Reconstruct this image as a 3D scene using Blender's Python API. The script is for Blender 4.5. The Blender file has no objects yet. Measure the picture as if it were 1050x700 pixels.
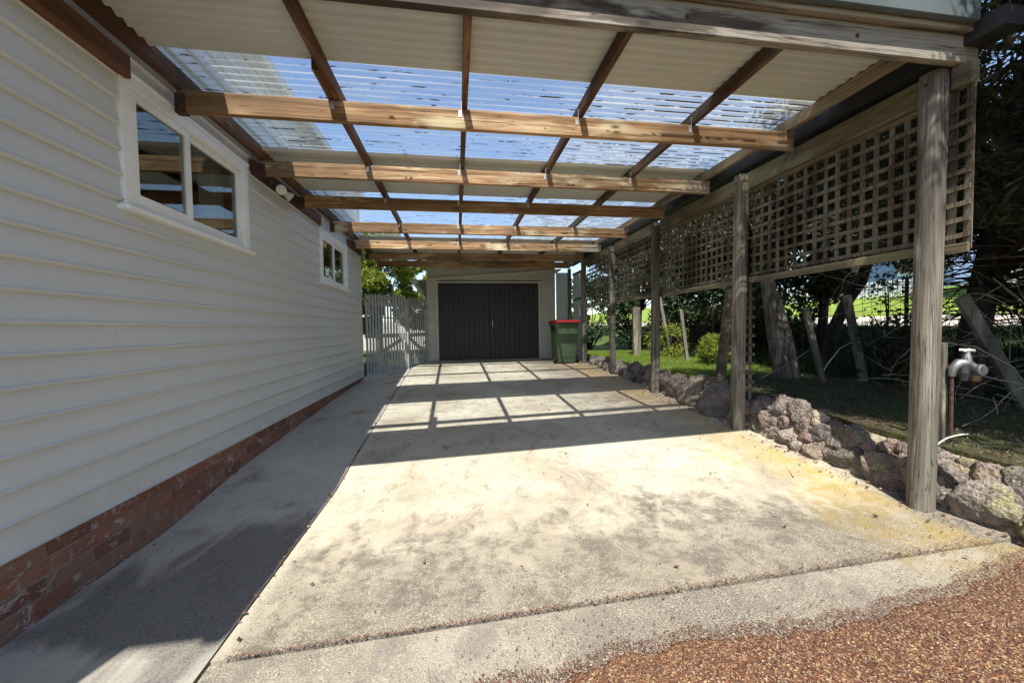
import bpy, bmesh, math, random
import numpy as np
from mathutils import Vector, Matrix, noise
random.seed(7); rng = np.random.default_rng(7)
R = math.radians
sc = bpy.context.scene
col = sc.collection
ROOT = {}            # object name -> world offset of its local space

# ------------------------------------------------------------------ node helpers
class NT:
    def __init__(s, name):
        s.m = bpy.data.materials.new(name); s.m.use_nodes = True
        s.n = s.m.node_tree.nodes; s.l = s.m.node_tree.links
        s.b = s.n['Principled BSDF']; s.out = s.n['Material Output']
    def add(s, t, **kw):
        x = s.n.new(t)
        for k, v in kw.items():
            setattr(x, k, v)
        return x
    def link(s, a, b): s.l.new(a, b)
    def coord(s, kind='Object', scale=(1, 1, 1), loc=(0, 0, 0), rand=False):
        if kind == 'World':
            o = s.add('ShaderNodeNewGeometry').outputs['Position']
        else:
            o = s.add('ShaderNodeTexCoord').outputs[kind]
        if rand:
            oi = s.add('ShaderNodeObjectInfo')
            ml = s.add('ShaderNodeMath', operation='MULTIPLY'); ml.inputs[1].default_value = 37.0
            s.link(oi.outputs['Random'], ml.inputs[0])
            va = s.add('ShaderNodeVectorMath', operation='ADD')
            s.link(o, va.inputs[0]); s.link(ml.outputs[0], va.inputs[1]); o = va.outputs[0]
        mp = s.add('ShaderNodeMapping'); mp.inputs['Scale'].default_value = scale; mp.inputs['Location'].default_value = loc
        s.link(o, mp.inputs['Vector']); return mp.outputs[0]
    def noise(s, vec, scale=5, detail=4, rough=.55, dist=0):
        x = s.add('ShaderNodeTexNoise'); x.inputs['Scale'].default_value = scale; x.inputs['Detail'].default_value = detail
        x.inputs['Roughness'].default_value = rough; x.inputs['Distortion'].default_value = dist
        s.link(vec, x.inputs['Vector']); return x.outputs['Fac']
    def voro(s, vec, scale=5, feature='F1', out='Distance'):
        x = s.add('ShaderNodeTexVoronoi', feature=feature); x.inputs['Scale'].default_value = scale
        s.link(vec, x.inputs['Vector']); return x.outputs[out]
    def ramp(s, fac, stops, interp='LINEAR'):
        x = s.add('ShaderNodeValToRGB'); x.color_ramp.interpolation = interp
        e = x.color_ramp.elements
        while len(e) < len(stops): e.new(.5)
        for el, (p, c) in zip(e, stops):
            el.position = p
            el.color = (c, c, c, 1) if isinstance(c, (int, float)) else (*c, 1)
        s.link(fac, x.inputs[0]); return x.outputs[0]
    def mix(s, fac, a, b, mode='MIX'):
        x = s.add('ShaderNodeMix', data_type='RGBA', blend_type=mode)
        for sock, v in ((x.inputs[0], fac), (x.inputs[6], a), (x.inputs[7], b)):
            if isinstance(v, (int, float)): sock.default_value = v
            elif isinstance(v, tuple): sock.default_value = (*v, 1)
            else: s.link(v, sock)
        return x.outputs[2]
    def math(s, op, a, b=0.0, clamp=False):
        x = s.add('ShaderNodeMath', operation=op, use_clamp=clamp)
        for sock, v in ((x.inputs[0], a), (x.inputs[1], b)):
            if isinstance(v, (int, float)): sock.default_value = v
            else: s.link(v, sock)
        return x.outputs[0]
    def range(s, v, a, b, c=0., d=1.):
        x = s.add('ShaderNodeMapRange', interpolation_type='SMOOTHSTEP')
        s.link(v, x.inputs[0])
        for i, q in enumerate((a, b, c, d)): x.inputs[1 + i].default_value = q
        return x.outputs[0]
    def xyz(s, vec):
        x = s.add('ShaderNodeSeparateXYZ'); s.link(vec, x.inputs[0]); return x.outputs
    def bump(s, h, strength=.3, dist=.01):
        x = s.add('ShaderNodeBump'); x.inputs['Strength'].default_value = strength; x.inputs['Distance'].default_value = dist
        s.link(h, x.inputs['Height']); s.link(x.outputs[0], s.b.inputs['Normal']); return x
    def color(s, c):
        if isinstance(c, tuple): s.b.inputs['Base Color'].default_value = (*c, 1)
        else: s.link(c, s.b.inputs['Base Color'])
    def rough(s, r, spec=None):
        if isinstance(r, (int, float)): s.b.inputs['Roughness'].default_value = r
        else: s.link(r, s.b.inputs['Roughness'])
        if spec is not None: s.b.inputs['Specular IOR Level'].default_value = spec

MAT = {}
def plain(name, c, rough=.6, var=.12, scale=6, spec=.3, metal=0, bump=.08):
    t = NT(name); v = t.coord('World')
    n = t.noise(v, scale, 5); d = tuple(x * (1 - var * 2) for x in c); u = tuple(min(1, x * (1 + var)) for x in c)
    t.color(t.ramp(n, [(.25, d), (.7, u)])); t.rough(rough, spec); t.b.inputs['Metallic'].default_value = metal
    if bump: t.bump(t.noise(v, scale * 12, 3), bump, .004)
    MAT[name] = t.m; return t.m

def wood(name, axis, dark, mid, light, weather=None, wmask=None, knots=True, bump=.5, rough=.75):
    t = NT(name)
    sc1 = [16, 16, 16]; sc1[axis] = .9
    sc2 = [90, 90, 90]; sc2[axis] = 1.6
    v1 = t.coord('World', tuple(sc1), rand=True); v2 = t.coord('World', tuple(sc2), rand=True)
    n1 = t.noise(v1, 1, 5, .6, 1.1); n2 = t.noise(v2, 1, 4, .6, .4)
    f = t.math('ADD', t.math('MULTIPLY', n1, .65), t.math('MULTIPLY', n2, .35))
    c = t.ramp(f, [(.33, dark), (.5, mid), (.66, light)])
    sb = [2.2, 2.2, 2.2]; sb[axis] = .7
    big = t.noise(t.coord('World', tuple(sb), rand=True), 1, 3)
    c = t.mix(t.range(big, .45, .6, 0, .8), c, tuple(x * .34 for x in mid))
    pale = t.noise(t.coord('World', tuple(x * 1.7 for x in sb), (3, 7, 5), rand=True), 1, 4, .6)
    c = t.mix(t.range(pale, .55, .68, 0, .55), c, tuple(min(1, x * 1.35) for x in light))
    if knots:
        sk = [7, 7, 7]; sk[axis] = 2.6
        k = t.voro(t.coord('World', tuple(sk), rand=True), 1)
        c = t.mix(t.range(k, .05, .16, .85, 0), c, tuple(x * .35 for x in dark))
    if weather:
        p = t.xyz(t.coord('World'))
        sw = [5, 5, 5]; sw[axis] = .9
        w = t.noise(t.coord('World', tuple(sw), rand=True), 1, 5, .6, .8)
        if wmask:
            ax, a, b = wmask
            w = t.math('ADD', w, t.range(p[ax], a, b, -.35, .3))
        c = t.mix(t.range(w, .48, .62, 0, .9), c, t.mix(n2, tuple(x * .5 for x in weather), weather))
    s3 = [42, 42, 42]; s3[axis] = .7
    ck = t.noise(t.coord('World', tuple(s3), rand=True), 1, 3, .5, .5)
    crack = t.math('MULTIPLY', t.range(ck, .475, .498, 0, 1), t.range(ck, .502, .525, 1, 0))
    c = t.mix(t.math('MULTIPLY', crack, .75), c, tuple(x * .3 for x in dark))
    oi = t.add('ShaderNodeObjectInfo')
    c = t.mix(t.math('MULTIPLY', oi.outputs['Random'], .35), c, tuple(x * .5 for x in mid))
    t.color(c); t.rough(rough, .25)
    cr = t.ramp(n2, [(.3, 0.), (.42, 1.)])
    t.bump(t.math('ADD', t.math('MULTIPLY', f, .6), cr), bump, .004)
    MAT[name] = t.m; return t.m

# ------------------------------------------------------------------ mesh helpers
class MB:
    def __init__(s): s.v = []; s.f = []
    def add(s, vs, fs):
        o = len(s.v); s.v += [tuple(v) for v in vs]; s.f += [tuple(i + o for i in f) for f in fs]; return s
    def box(s, x0, x1, y0, y1, z0, z1):
        vs = [(x, y, z) for z in (z0, z1) for y in (y0, y1) for x in (x0, x1)]
        return s.add(vs, [(0, 2, 3, 1), (4, 5, 7, 6), (0, 1, 5, 4), (2, 6, 7, 3), (0, 4, 6, 2), (1, 3, 7, 5)])
    def bar(s, a, b, w, h, up=(0, 0, 1)):
        a = Vector(a); b = Vector(b); d = (b - a).normalized(); u = Vector(up)
        sd = d.cross(u)
        if sd.length < 1e-4: sd = d.cross(Vector((0, 1, 0)))
        sd.normalize(); u = sd.cross(d)
        q = [sd * (i * w / 2) + u * (j * h / 2) for i, j in ((-1, -1), (1, -1), (1, 1), (-1, 1))]
        return s.add([a + k for k in q] + [b + k for k in q],
                     [(0, 3, 2, 1), (4, 5, 6, 7), (0, 1, 5, 4), (1, 2, 6, 5), (2, 3, 7, 6), (3, 0, 4, 7)])
    def tube(s, pts, rad, n=8, jit=0, caps=True):
        pts = [Vector(p) for p in pts]
        if isinstance(rad, (int, float)): rad = [rad] * len(pts)
        vs = []; fs = []
        ref = None
        for i, p in enumerate(pts):
            d = (pts[min(i + 1, len(pts) - 1)] - pts[max(i - 1, 0)]).normalized()
            if ref is None:
                ref = d.cross(Vector((.31, .95, .1)))
                if ref.length < .05: ref = d.cross(Vector((1, 0, 0)))
            ref = (ref - d * ref.dot(d)).normalized(); q = d.cross(ref)
            for k in range(n):
                a = 2 * math.pi * k / n
                r = rad[i] * (1 + (random.uniform(-jit, jit) if jit else 0))
                vs.append(p + ref * math.cos(a) * r + q * math.sin(a) * r)
        for i in range(len(pts) - 1):
            for k in range(n):
                k2 = (k + 1) % n
                fs.append((i * n + k, i * n + k2, (i + 1) * n + k2, (i + 1) * n + k))
        if caps:
            fs.append(tuple(range(n - 1, -1, -1))); fs.append(tuple((len(pts) - 1) * n + k for k in range(n)))
        return s.add(vs, fs)
    def prism(s, poly, axis, a, b):
        # poly: 2D points in the other two axes (order kept), extruded along axis from a to b
        def p3(u, v, w): return [(w, u, v), (u, w, v), (u, v, w)][axis]
        n = len(poly); vs = [p3(u, v, a) for u, v in poly] + [p3(u, v, b) for u, v in poly]
        fs = [tuple(range(n)), tuple(range(2 * n - 1, n - 1, -1))] + [(i, (i + 1) % n, (i + 1) % n + n, i + n) for i in range(n)]
        return s.add(vs, fs)
    def build(s, name, mat, parent=None, smooth=False, bevel=0, bseg=1, autos=None):
        off = Vector(ROOT.get(parent.name, (0, 0, 0))) if parent else Vector((0, 0, 0))
        me = bpy.data.meshes.new(name)
        me.from_pydata([tuple(Vector(v) - off) for v in s.v], [], s.f)
        if bevel or s.f:
            bm = bmesh.new(); bm.from_mesh(me)
            bmesh.ops.recalc_face_normals(bm, faces=bm.faces)
            if bevel:
                bmesh.ops.bevel(bm, geom=[e for e in bm.edges if len(e.link_faces) == 2 and e.calc_face_angle(0) > .5], offset=bevel, segments=bseg, affect='EDGES', clamp_overlap=True)
            if smooth or autos:
                for f in bm.faces: f.smooth = True
                for e in bm.edges:
                    if len(e.link_faces) == 2 and e.calc_face_angle(0) > (autos or 3): e.smooth = False
            bm.to_mesh(me); bm.free()
        me.materials.append(mat)
        o = bpy.data.objects.new(name, me); col.objects.link(o)
        if parent: o.parent = parent
        ROOT[o.name] = off
        return o

def raw(name, verts, faces, mat, parent=None, smooth=False):
    off = Vector(ROOT.get(parent.name, (0, 0, 0))) if parent else Vector((0, 0, 0))
    me = bpy.data.meshes.new(name)
    v = np.asarray(verts, float) - np.array(off)
    me.from_pydata(v.tolist(), [], faces if isinstance(faces, list) else faces.tolist())
    if smooth: me.polygons.foreach_set('use_smooth', [True] * len(me.polygons))
    me.materials.append(mat); me.update()
    o = bpy.data.objects.new(name, me); col.objects.link(o)
    if parent: o.parent = parent
    ROOT[o.name] = off
    return o

def tag(o, label=None, cat=None, group=None, kind=None):
    if label: o['label'] = label
    if cat: o['category'] = cat
    if group: o['group'] = group
    if kind: o['kind'] = kind
    return o
def thing(name, loc, label, cat, group=None):
    o = bpy.data.objects.new(name, None); col.objects.link(o); o.location = loc; o.empty_display_size = .2
    ROOT[o.name] = loc; return tag(o, label, cat, group)
def structure(o): o['kind'] = 'structure'; return o

# ------------------------------------------------------------------ ground levels
PY = np.array([-60, 3.4, 4.1, 5, 6.1, 7.4, 8.8, 10.3, 60]); PL = np.array([0, 0, .085, .16, .256, .365, .455, .53, .6])
RY = np.array([-60, 2.1, 3.0, 3.8, 4.4, 5, 5.6, 6.6, 8.15, 9, 10.3, 60]); PR = np.array([.11, .11, .15, .2, .244, .28, .3, .36, .446, .48, .53, .6])
WY = np.array([-60, 2.9, 3.2, 3.9, 5, 7, 8.4, 10.3, 60]); PW = np.array([0, .01, .05, .12, .18, .27, .31, .5, .6])
def gz(x, y):
    l = float(np.interp(y, PY, PL)); r = float(np.interp(y, RY, PR)); w = float(np.interp(y, WY, PW))
    if x < -1.06:
        t = min(1, (-1.06 - x) / .97); return l + (w - l) * t
    t = min(1.15, (x + 1.06) / 4.16); return l + (r - l) * t
def lawn_z(x, y):
    z = float(np.interp(x, [3.3, 6.1, 8.1, 12.5, 16, 20, 40, 90], [0, 0, .78, .98, 1.75, 2.3, 4.6, 8])) + .47 + .012 * (max(min(y, 12), -4) - 2)
    return z + .03 * noise.noise(Vector((x * .9, y * .9, 0)))

# ------------------------------------------------------------------ materials
def concrete(name, part):
    t = NT(name); W = t.coord('World'); x, y, z = t.xyz(W)
    n_big = t.noise(W, .9, 5, .6, .4); n_mid = t.noise(W, 5, 6, .65, .3); n_fine = t.noise(W, 150, 4, .75); n_sp = t.noise(W, 260, 2, .6); n_med = t.noise(W, 18, 6, .7, .6)
    streak = t.noise(t.coord('World', (2.6, .75, 1)), 1, 6, .65, 1.2)
    c = t.ramp(n_big, [(.3, (.30, .255, .18)), (.5, (.45, .40, .30)), (.72, (.55, .505, .40))])
    c = t.mix(t.range(n_mid, .42, .68, 0, .55), c, (.30, .26, .195))
    c = t.mix(t.range(n_fine, .5, .66, 0, .45), c, (.22, .19, .15))
    c = t.mix(t.range(n_med, .54, .72, 0, .5), c, (.19, .16, .12))
    c = t.mix(t.math('MULTIPLY', t.range(n_med, .46, .3, 0, .5), t.range(n_big, .4, .6, 0, 1)), c, (.66, .62, .52))
    arc = t.noise(t.coord('World', (1, .45, 1)), 1.1, 2, .4, 5.0)
    band = t.math('MULTIPLY', t.range(arc, .49, .505, 0, 1), t.range(arc, .51, .53, 1, 0))
    c = t.mix(t.math('MULTIPLY', band, t.range(n_mid, .42, .6, 0, .35)), c, (.62, .58, .48))
    band2 = t.math('MULTIPLY', t.range(arc, .38, .40, 0, 1), t.range(arc, .405, .43, 1, 0))
    c = t.mix(t.math('MULTIPLY', band2, t.range(n_mid, .42, .6, 0, .4)), c, (.16, .13, .10))
    if part == 'drive':
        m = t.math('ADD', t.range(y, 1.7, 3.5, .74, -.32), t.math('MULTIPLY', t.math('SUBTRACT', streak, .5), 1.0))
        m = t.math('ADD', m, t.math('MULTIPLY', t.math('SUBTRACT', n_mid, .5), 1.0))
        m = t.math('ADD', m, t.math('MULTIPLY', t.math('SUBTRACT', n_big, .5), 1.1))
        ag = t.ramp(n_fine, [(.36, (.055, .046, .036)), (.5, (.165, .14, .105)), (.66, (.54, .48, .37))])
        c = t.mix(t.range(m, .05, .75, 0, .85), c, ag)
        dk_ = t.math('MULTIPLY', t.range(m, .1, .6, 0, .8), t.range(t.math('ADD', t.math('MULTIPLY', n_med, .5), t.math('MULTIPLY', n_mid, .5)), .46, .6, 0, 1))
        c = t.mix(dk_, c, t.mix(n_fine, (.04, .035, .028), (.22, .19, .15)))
        # pale rim next to the side joint
        rim = t.math('MULTIPLY', t.range(x, -1.06, -.92, 1, 0), t.range(n_mid, .3, .55, 0, 1))
        c = t.mix(t.math('MULTIPLY', rim, .7), c, (.50, .45, .34))
        # ochre lichen along the stone wall
        ly = t.math('ADD', t.range(x, 1.7, 3.0, -.5, .5), t.math('MULTIPLY', t.math('SUBTRACT', n_big, .5), 1.8))
        ly = t.math('ADD', ly, t.math('ADD', t.range(y, 3.4, 5.0, 0, -.12), t.range(y, 1.75, 2.6, -.16, 0)))
        ly = t.math('ADD', ly, t.math('MULTIPLY', t.math('SUBTRACT', n_mid, .5), .9))
        ly = t.math('SUBTRACT', ly, t.range(x, 2.98, 3.15, 0, .5))
        ly = t.math('ADD', ly, t.math('MULTIPLY', t.math('SUBTRACT', n_med, .5), 1.0))
        c = t.mix(t.range(ly, -.1, .9, 0, .8), c, t.ramp(n_fine, [(.32, (.20, .13, .025)), (.5, (.44, .30, .055)), (.66, (.62, .46, .12))]))
        # rusty needles lying on the slab further back
        rn = t.math('ADD', t.range(x, 1.4, 2.6, -.5, .25), t.math('MULTIPLY', t.math('SUBTRACT', n_big, .45), 1.2))
        rn = t.math('MULTIPLY', t.range(rn, -.05, .25, 0, 1), t.range(y, 4.3, 5.4, 0, 1))
        rn = t.math('MULTIPLY', rn, t.range(n_fine, .44, .6, 0, .6))
        c = t.mix(rn, c, (.30, .11, .04))
    if part == 'apron':
        ag = t.ramp(n_fine, [(.36, (.055, .047, .037)), (.5, (.18, .155, .12)), (.66, (.52, .465, .365))])
        c = t.mix(t.range(n_big, .3, .6, 1, .6), c, ag)
        c = t.mix(t.range(n_mid, .45, .62, 0, .5), c, (.16, .14, .12))
        ly = t.math('ADD', t.range(x, 1.7, 2.6, -.4, .35), t.math('MULTIPLY', t.math('SUBTRACT', n_mid, .5), 1.6))
        c = t.mix(t.range(ly, 0, .7, 0, .6), c, (.34, .25, .08))
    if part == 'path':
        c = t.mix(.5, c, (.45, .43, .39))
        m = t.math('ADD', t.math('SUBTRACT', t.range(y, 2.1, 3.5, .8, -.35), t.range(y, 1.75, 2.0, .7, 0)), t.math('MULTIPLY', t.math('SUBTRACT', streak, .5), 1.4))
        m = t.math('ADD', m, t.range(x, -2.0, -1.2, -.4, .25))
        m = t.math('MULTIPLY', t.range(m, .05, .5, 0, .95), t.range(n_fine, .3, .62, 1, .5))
        c = t.mix(m, c, (.045, .045, .045))  # shade painted into the path's front stretch, held back from the sunlit patch
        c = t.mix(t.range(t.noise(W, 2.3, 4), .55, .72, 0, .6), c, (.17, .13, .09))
    c = t.mix(t.range(n_sp, .56, .72, 0, .55), c, (.12, .10, .08))
    dv = t.add('ShaderNodeVectorMath', operation='ADD'); dn = t.add('ShaderNodeTexNoise'); dn.inputs['Scale'].default_value = 2.2; dn.inputs['Detail'].default_value = 6
    t.link(W, dn.inputs['Vector']); t.link(t.coord('World', (.42, .3, 1)), dv.inputs[0]); t.link(dn.outputs['Color'], dv.inputs[1])
    crk = t.voro(dv.outputs[0], 1, 'DISTANCE_TO_EDGE')
    if part != 'apron': c = t.mix(t.range(crk, .0006, .0028, .5, 0), c, (.10, .085, .07))
    t.color(c); t.rough(.85, .25)
    h = t.math('ADD', t.math('MULTIPLY', n_fine, .7), t.math('MULTIPLY', n_med, .8))
    t.bump(h, .7, .007)
    MAT[name] = t.m
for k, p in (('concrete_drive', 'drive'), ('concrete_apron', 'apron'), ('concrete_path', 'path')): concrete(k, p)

def gravel_mat(name, island):
    t = NT(name); W = t.coord('World')
    if island:
        g = t.add('ShaderNodeNewGeometry'); r = g.outputs['Random Per Island']
        c = t.ramp(r, [(0, (.035, .018, .014)), (.3, (.085, .038, .027)), (.6, (.135, .063, .042)), (.8, (.20, .11, .07)), (.92, (.40, .32, .20)), (1, (.17, .145, .125))])
        t.color(c); t.rough(.8, .3)
    else:
        r = t.voro(W, 120, 'F1', 'Color'); rs = t.add('ShaderNodeSeparateColor'); t.link(r, rs.inputs[0])
        c = t.ramp(rs.outputs[0], [(0, (.07, .028, .015)), (.4, (.15, .06, .03)), (.7, (.28, .13, .06)), (.92, (.42, .30, .15))])
        c = t.mix(t.range(t.noise(W, 2, 4), .4, .65, 0, .5), c, (.20, .10, .04))
        t.color(c); t.rough(.9, .2); t.bump(t.voro(W, 120), .9, .01)
    MAT[name] = t.m
gravel_mat('gravel_bed', False); gravel_mat('gravel_chip', True)

def soil(name):
    t = NT(name); W = t.coord('World'); x, y, z = t.xyz(W)
    n = t.noise(W, 2, 6, .65); f = t.noise(W, 40, 4, .7)
    c = t.ramp(t.math('ADD', t.math('MULTIPLY', n, .6), t.math('MULTIPLY', f, .4)), [(.3, (.030, .035, .012)), (.5, (.055, .085, .02)), (.68, (.11, .12, .045))])
    # bare earth and needles under the trees, pale road verge, mown grass beyond
    dry = t.math('MULTIPLY', t.range(y, 5.2, 6.4, 1, 0), t.range(x, 6.0, 6.6, 1, 0))
    c = t.mix(t.math('MULTIPLY', dry, t.range(n, .38, .62, 1, .45)), c, t.ramp(f, [(.35, (.022, .016, .010)), (.65, (.085, .062, .036))]))
    road = t.math('MULTIPLY', t.range(x, 8.25, 8.6, 0, 1), t.range(x, 12.4, 12.8, 1, 0))
    c = t.mix(road, c, t.ramp(f, [(.3, (.36, .32, .26)), (.7, (.55, .50, .42))]))
    gr = t.range(x, 12.4, 12.8, 0, 1)
    c = t.mix(gr, c, t.ramp(n, [(.3, (.13, .20, .03)), (.7, (.24, .30, .06))]))
    t.color(c); t.rough(.95, .1); t.bump(f, .6, .03); MAT[name] = t.m
soil('earth_grass')

def leaf(name, a, b, c, trans=.25):
    t = NT(name); g = t.add('ShaderNodeNewGeometry')
    t.color(t.ramp(g.outputs['Random Per Island'], [(0, a), (.6, b), (1, c)])); t.rough(.6, .25)
    if trans:
        tr = t.add('ShaderNodeBsdfTranslucent'); mx = t.add('ShaderNodeMixShader'); mx.inputs[0].default_value = trans
        rp = t.ramp(g.outputs['Random Per Island'], [(0, tuple(x * 1.3 for x in a)), (1, tuple(x * 1.6 for x in c))]); t.link(rp, tr.inputs[0])
        t.link(t.b.outputs[0], mx.inputs[1]); t.link(tr.outputs[0], mx.inputs[2]); t.link(mx.outputs[0], t.out.inputs[0])
    MAT[name] = t.m
leaf('conifer_leaf', (.018, .028, .012), (.035, .045, .018), (.085, .075, .03), .12)
leaf('dark_leaf', (.015, .03, .012), (.03, .055, .02), (.06, .09, .03), .2)
leaf('bright_leaf', (.06, .11, .012), (.17, .22, .025), (.34, .34, .06), .35)
leaf('grass_blade', (.07, .13, .012), (.17, .26, .025), (.34, .38, .07), .4)
leaf('ivy_leaf', (.012, .03, .01), (.025, .055, .015), (.05, .08, .025), .15)

def bark(name, a, b):
    t = NT(name); v = t.coord('World', (14, 14, 2.2)); n = t.noise(v, 1, 6, .65, .6)
    t.color(t.ramp(n, [(.35, a), (.65, b)])); t.rough(.95, .1); t.bump(n, 1, .02); MAT[name] = t.m
bark('dark_bark', (.015, .012, .01), (.06, .05, .042)); bark('grey_bark', (.05, .045, .038), (.20, .18, .155)); bark('pale_bark', (.25, .23, .2), (.55, .52, .46))

def siding(name):
    t = NT(name); W = t.coord('World'); n = t.noise(t.coord('World', (1, .5, 1)), 1.6, 5, .6); f = t.noise(W, 60, 3, .6)
    c = t.ramp(n, [(.3, (.565, .57, .57)), (.7, (.61, .615, .615))])
    dirt = t.noise(t.coord('World', (9, 1.2, 30)), 1, 5, .65)
    c = t.mix(t.range(dirt, .6, .78, 0, .3), c, (.40, .36, .30))
    zz = t.xyz(W)[2]; c = t.mix(t.math('MULTIPLY', t.range(zz, .36, .7, .28, 0), t.range(t.noise(W, 6, 6, .7), .35, .7, 0, 1)), c, (.34, .29, .22))
    run = t.noise(t.coord('World', (14, 14, .7)), 1, 5, .6); c = t.mix(t.range(run, .6, .8, 0, .22), c, (.42, .39, .34))
    t.color(c); t.rough(.45, .4)
    grain = t.noise(t.coord('World', (3, 3, 160)), 1, 3, .6)
    t.bump(t.math('ADD', t.math('MULTIPLY', f, .3), grain), .07, .002); MAT[name] = t.m
siding('weatherboard_paint')

def brick(name):
    t = NT(name); W = t.coord('World'); g = t.add('ShaderNodeNewGeometry')
    n = t.noise(W, 22, 6, .7, .5); f = t.noise(W, 130, 3, .7)
    c = t.ramp(g.outputs['Random Per Island'], [(0, (.10, .03, .02)), (.35, (.21, .06, .038)), (.7, (.30, .10, .06)), (1, (.24, .12, .085))])
    c = t.mix(t.range(n, .5, .72, 0, .65), c, (.07, .03, .022))
    w = t.noise(W, 9, 6, .7, 1.5)
    c = t.mix(t.range(w, .56, .64, 0, .85), c, (.46, .41, .36))
    c = t.mix(t.range(f, .4, .7, .12, .42), c, (.34, .27, .225))
    t.color(c); t.rough(.95, .15); t.bump(t.math('ADD', n, t.math('MULTIPLY', f, .5)), .9, .008); MAT[name] = t.m
brick('old_brick')
plain('mortar', (.30, .26, .22), .95, .2, 30, .1, 0, .6)

BROWN = ((.05, .02, .01), (.15, .07, .033), (.30, .165, .08))
GREYW = (.34, .31, .265)
wood('rafter_timber', 0, (.07, .022, .010), (.47, .265, .125), (.88, .70, .44), (.46, .42, .34), (0, .9, 4.2))
wood('purlin_timber', 1, *BROWN, (.20, .18, .15), (0, -1.5, 5.))
wood('ledger_timber', 1, (.06, .024, .012), (.13, .058, .026), (.20, .10, .048))
wood('beam_timber', 0, (.03, .02, .014), (.10, .075, .055), (.24, .19, .14), (.50, .45, .37), (0, -9, 9))
wood('edge_timber', 1, (.16, .12, .075), (.30, .23, .145), (.42, .34, .23), (.34, .31, .26))
wood('post_timber', 2, (.04, .032, .024), (.185, .16, .125), (.40, .36, .30), (.21, .195, .15), None, True, 1, .9)
wood('lattice_timber', 2, (.06, .043, .027), (.145, .11, .072), (.26, .21, .14), (.25, .23, .18), None, False, .4, .9)
wood('plank_timber', 1, (.07, .052, .032), (.19, .15, .097), (.33, .27, .18), (.25, .25, .13), None, False, .6, .9)
wood('stake_timber', 2, (.09, .08, .065), (.22, .195, .16), (.33, .30, .25), None, None, False, .8, .9)

def stone(name, lich):
    t = NT(name); O = t.coord('World', rand=True); W = t.coord('World')
    n = t.noise(O, 7, 6, .65, .4); f = t.noise(O, 60, 4, .7); vo = t.voro(O, 42)
    oi = t.add('ShaderNodeObjectInfo')
    a = t.ramp(oi.outputs['Random'], [(0, (.17, .115, .105)), (.22, (.26, .195, .17)), (.45, (.34, .285, .235)), (.65, (.13, .112, .115)), (.85, (.40, .33, .24)), (1, (.22, .15, .12))])
    c = t.mix(t.range(n, .4, .65, 0, .7), a, (.07, .055, .05))
    c = t.mix(t.math('MULTIPLY', t.range(f, .52, .66, 0, .8), t.range(n, .35, .6, .25, 1)), c, (.44, .38, .31))
    c = t.mix(t.range(vo, .1, .35, .75, 0), c, (.045, .035, .032))
    ge = t.add('ShaderNodeNewGeometry'); nz = t.xyz(ge.outputs['Normal'])[2]
    ly = t.math('ADD', t.noise(W, 5, 5, .65, .6), t.math('MULTIPLY', nz, .08))
    c = t.mix(t.range(ly, .62 - lich, .76 - lich, 0, .85), c, t.ramp(f, [(.35, (.17, .15, .06)), (.65, (.40, .37, .20))]))
    t.color(c); t.rough(.95, .15)
    t.bump(t.math('ADD', t.math('MULTIPLY', vo, .8), t.math('MULTIPLY', f, .9)), 1, .02); MAT[name] = t.m
stone('basalt', .03); stone('lichen_basalt', .09)
plain('stone_mortar', (.34, .285, .20), .95, .35, 18, .1, 0, .9)

plain('white_trim', (.84, .84, .83), .4, .05, 5, .4)
plain('soffit_white', (.72, .72, .70), .5, .05)
plain('roof_steel_cream', (.53, .55, .515), .45, .06, 1.2, .4)
plain('roof_steel_grey', (.36, .38, .40), .5, .08, 1.2, .4)
plain('flashing_green', (.10, .118, .12), .45, .12, 3, .4)
plain('gutter_dark', (.03, .03, .03), .5, .1)
plain('gutter_white', (.62, .62, .60), .45, .08)
plain('garage_board', (.50, .485, .44), .6, .08)
plain('door_charcoal', (.024, .026, .028), .55, .1, 4, .35)
plain('gate_paint', (.32, .325, .32), .65, .15, 9)
plain('bin_green', (.075, .115, .06), .5, .12, 3, .4)
plain('bin_red', (.50, .015, .02), .38, .06, 3, .5)
plain('black_plastic', (.015, .015, .015), .5, .1)
plain('steel', (.26, .26, .25), .55, .15, 20, .5, .9)
plain('zinc', (.62, .62, .60), .4, .1, 20, .5, .6)
plain('brass', (.26, .20, .12), .5, .2, 30, .5, .8)
plain('lamp_white', (.72, .71, .67), .35, .05)
plain('dark_room', (.12, .10, .08), .9, .1)
plain('curtain_cloth', (.45, .43, .38), .9, .1)
plain('hose_white', (.6, .58, .5), .5, .1)
plain('dry_twig', (.24, .20, .155), .9, .25, 9)
plain('far_white', (.70, .71, .70), .6, .06)
plain('far_blue', (.20, .29, .48), .6, .1)
plain('far_roof', (.22, .20, .20), .7, .1)
plain('dirt_joint', (.13, .07, .04), .95, .3, 40, .1, 0, .8)
plain('rusty_steel', (.10, .06, .04), .8, .3, 30, .3, .4)

def glass(name):
    t = NT(name)
    tr = t.add('ShaderNodeBsdfTransparent'); tr.inputs[0].default_value = (.75, .78, .76, 1)
    gl = t.add('ShaderNodeBsdfGlossy'); gl.inputs['Roughness'].default_value = .01
    gl.inputs[0].default_value = (.95, .95, .95, 1)
    fr = t.add('ShaderNodeFresnel'); fr.inputs[0].default_value = 1.62
    f2 = t.math('ADD', t.math('MULTIPLY', fr.outputs[0], .42), .012, True)
    mx = t.add('ShaderNodeMixShader'); t.link(f2, mx.inputs[0]); t.link(tr.outputs[0], mx.inputs[1]); t.link(gl.outputs[0], mx.inputs[2])
    t.link(mx.outputs[0], t.out.inputs[0]); MAT[name] = t.m
glass('window_glass')

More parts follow.
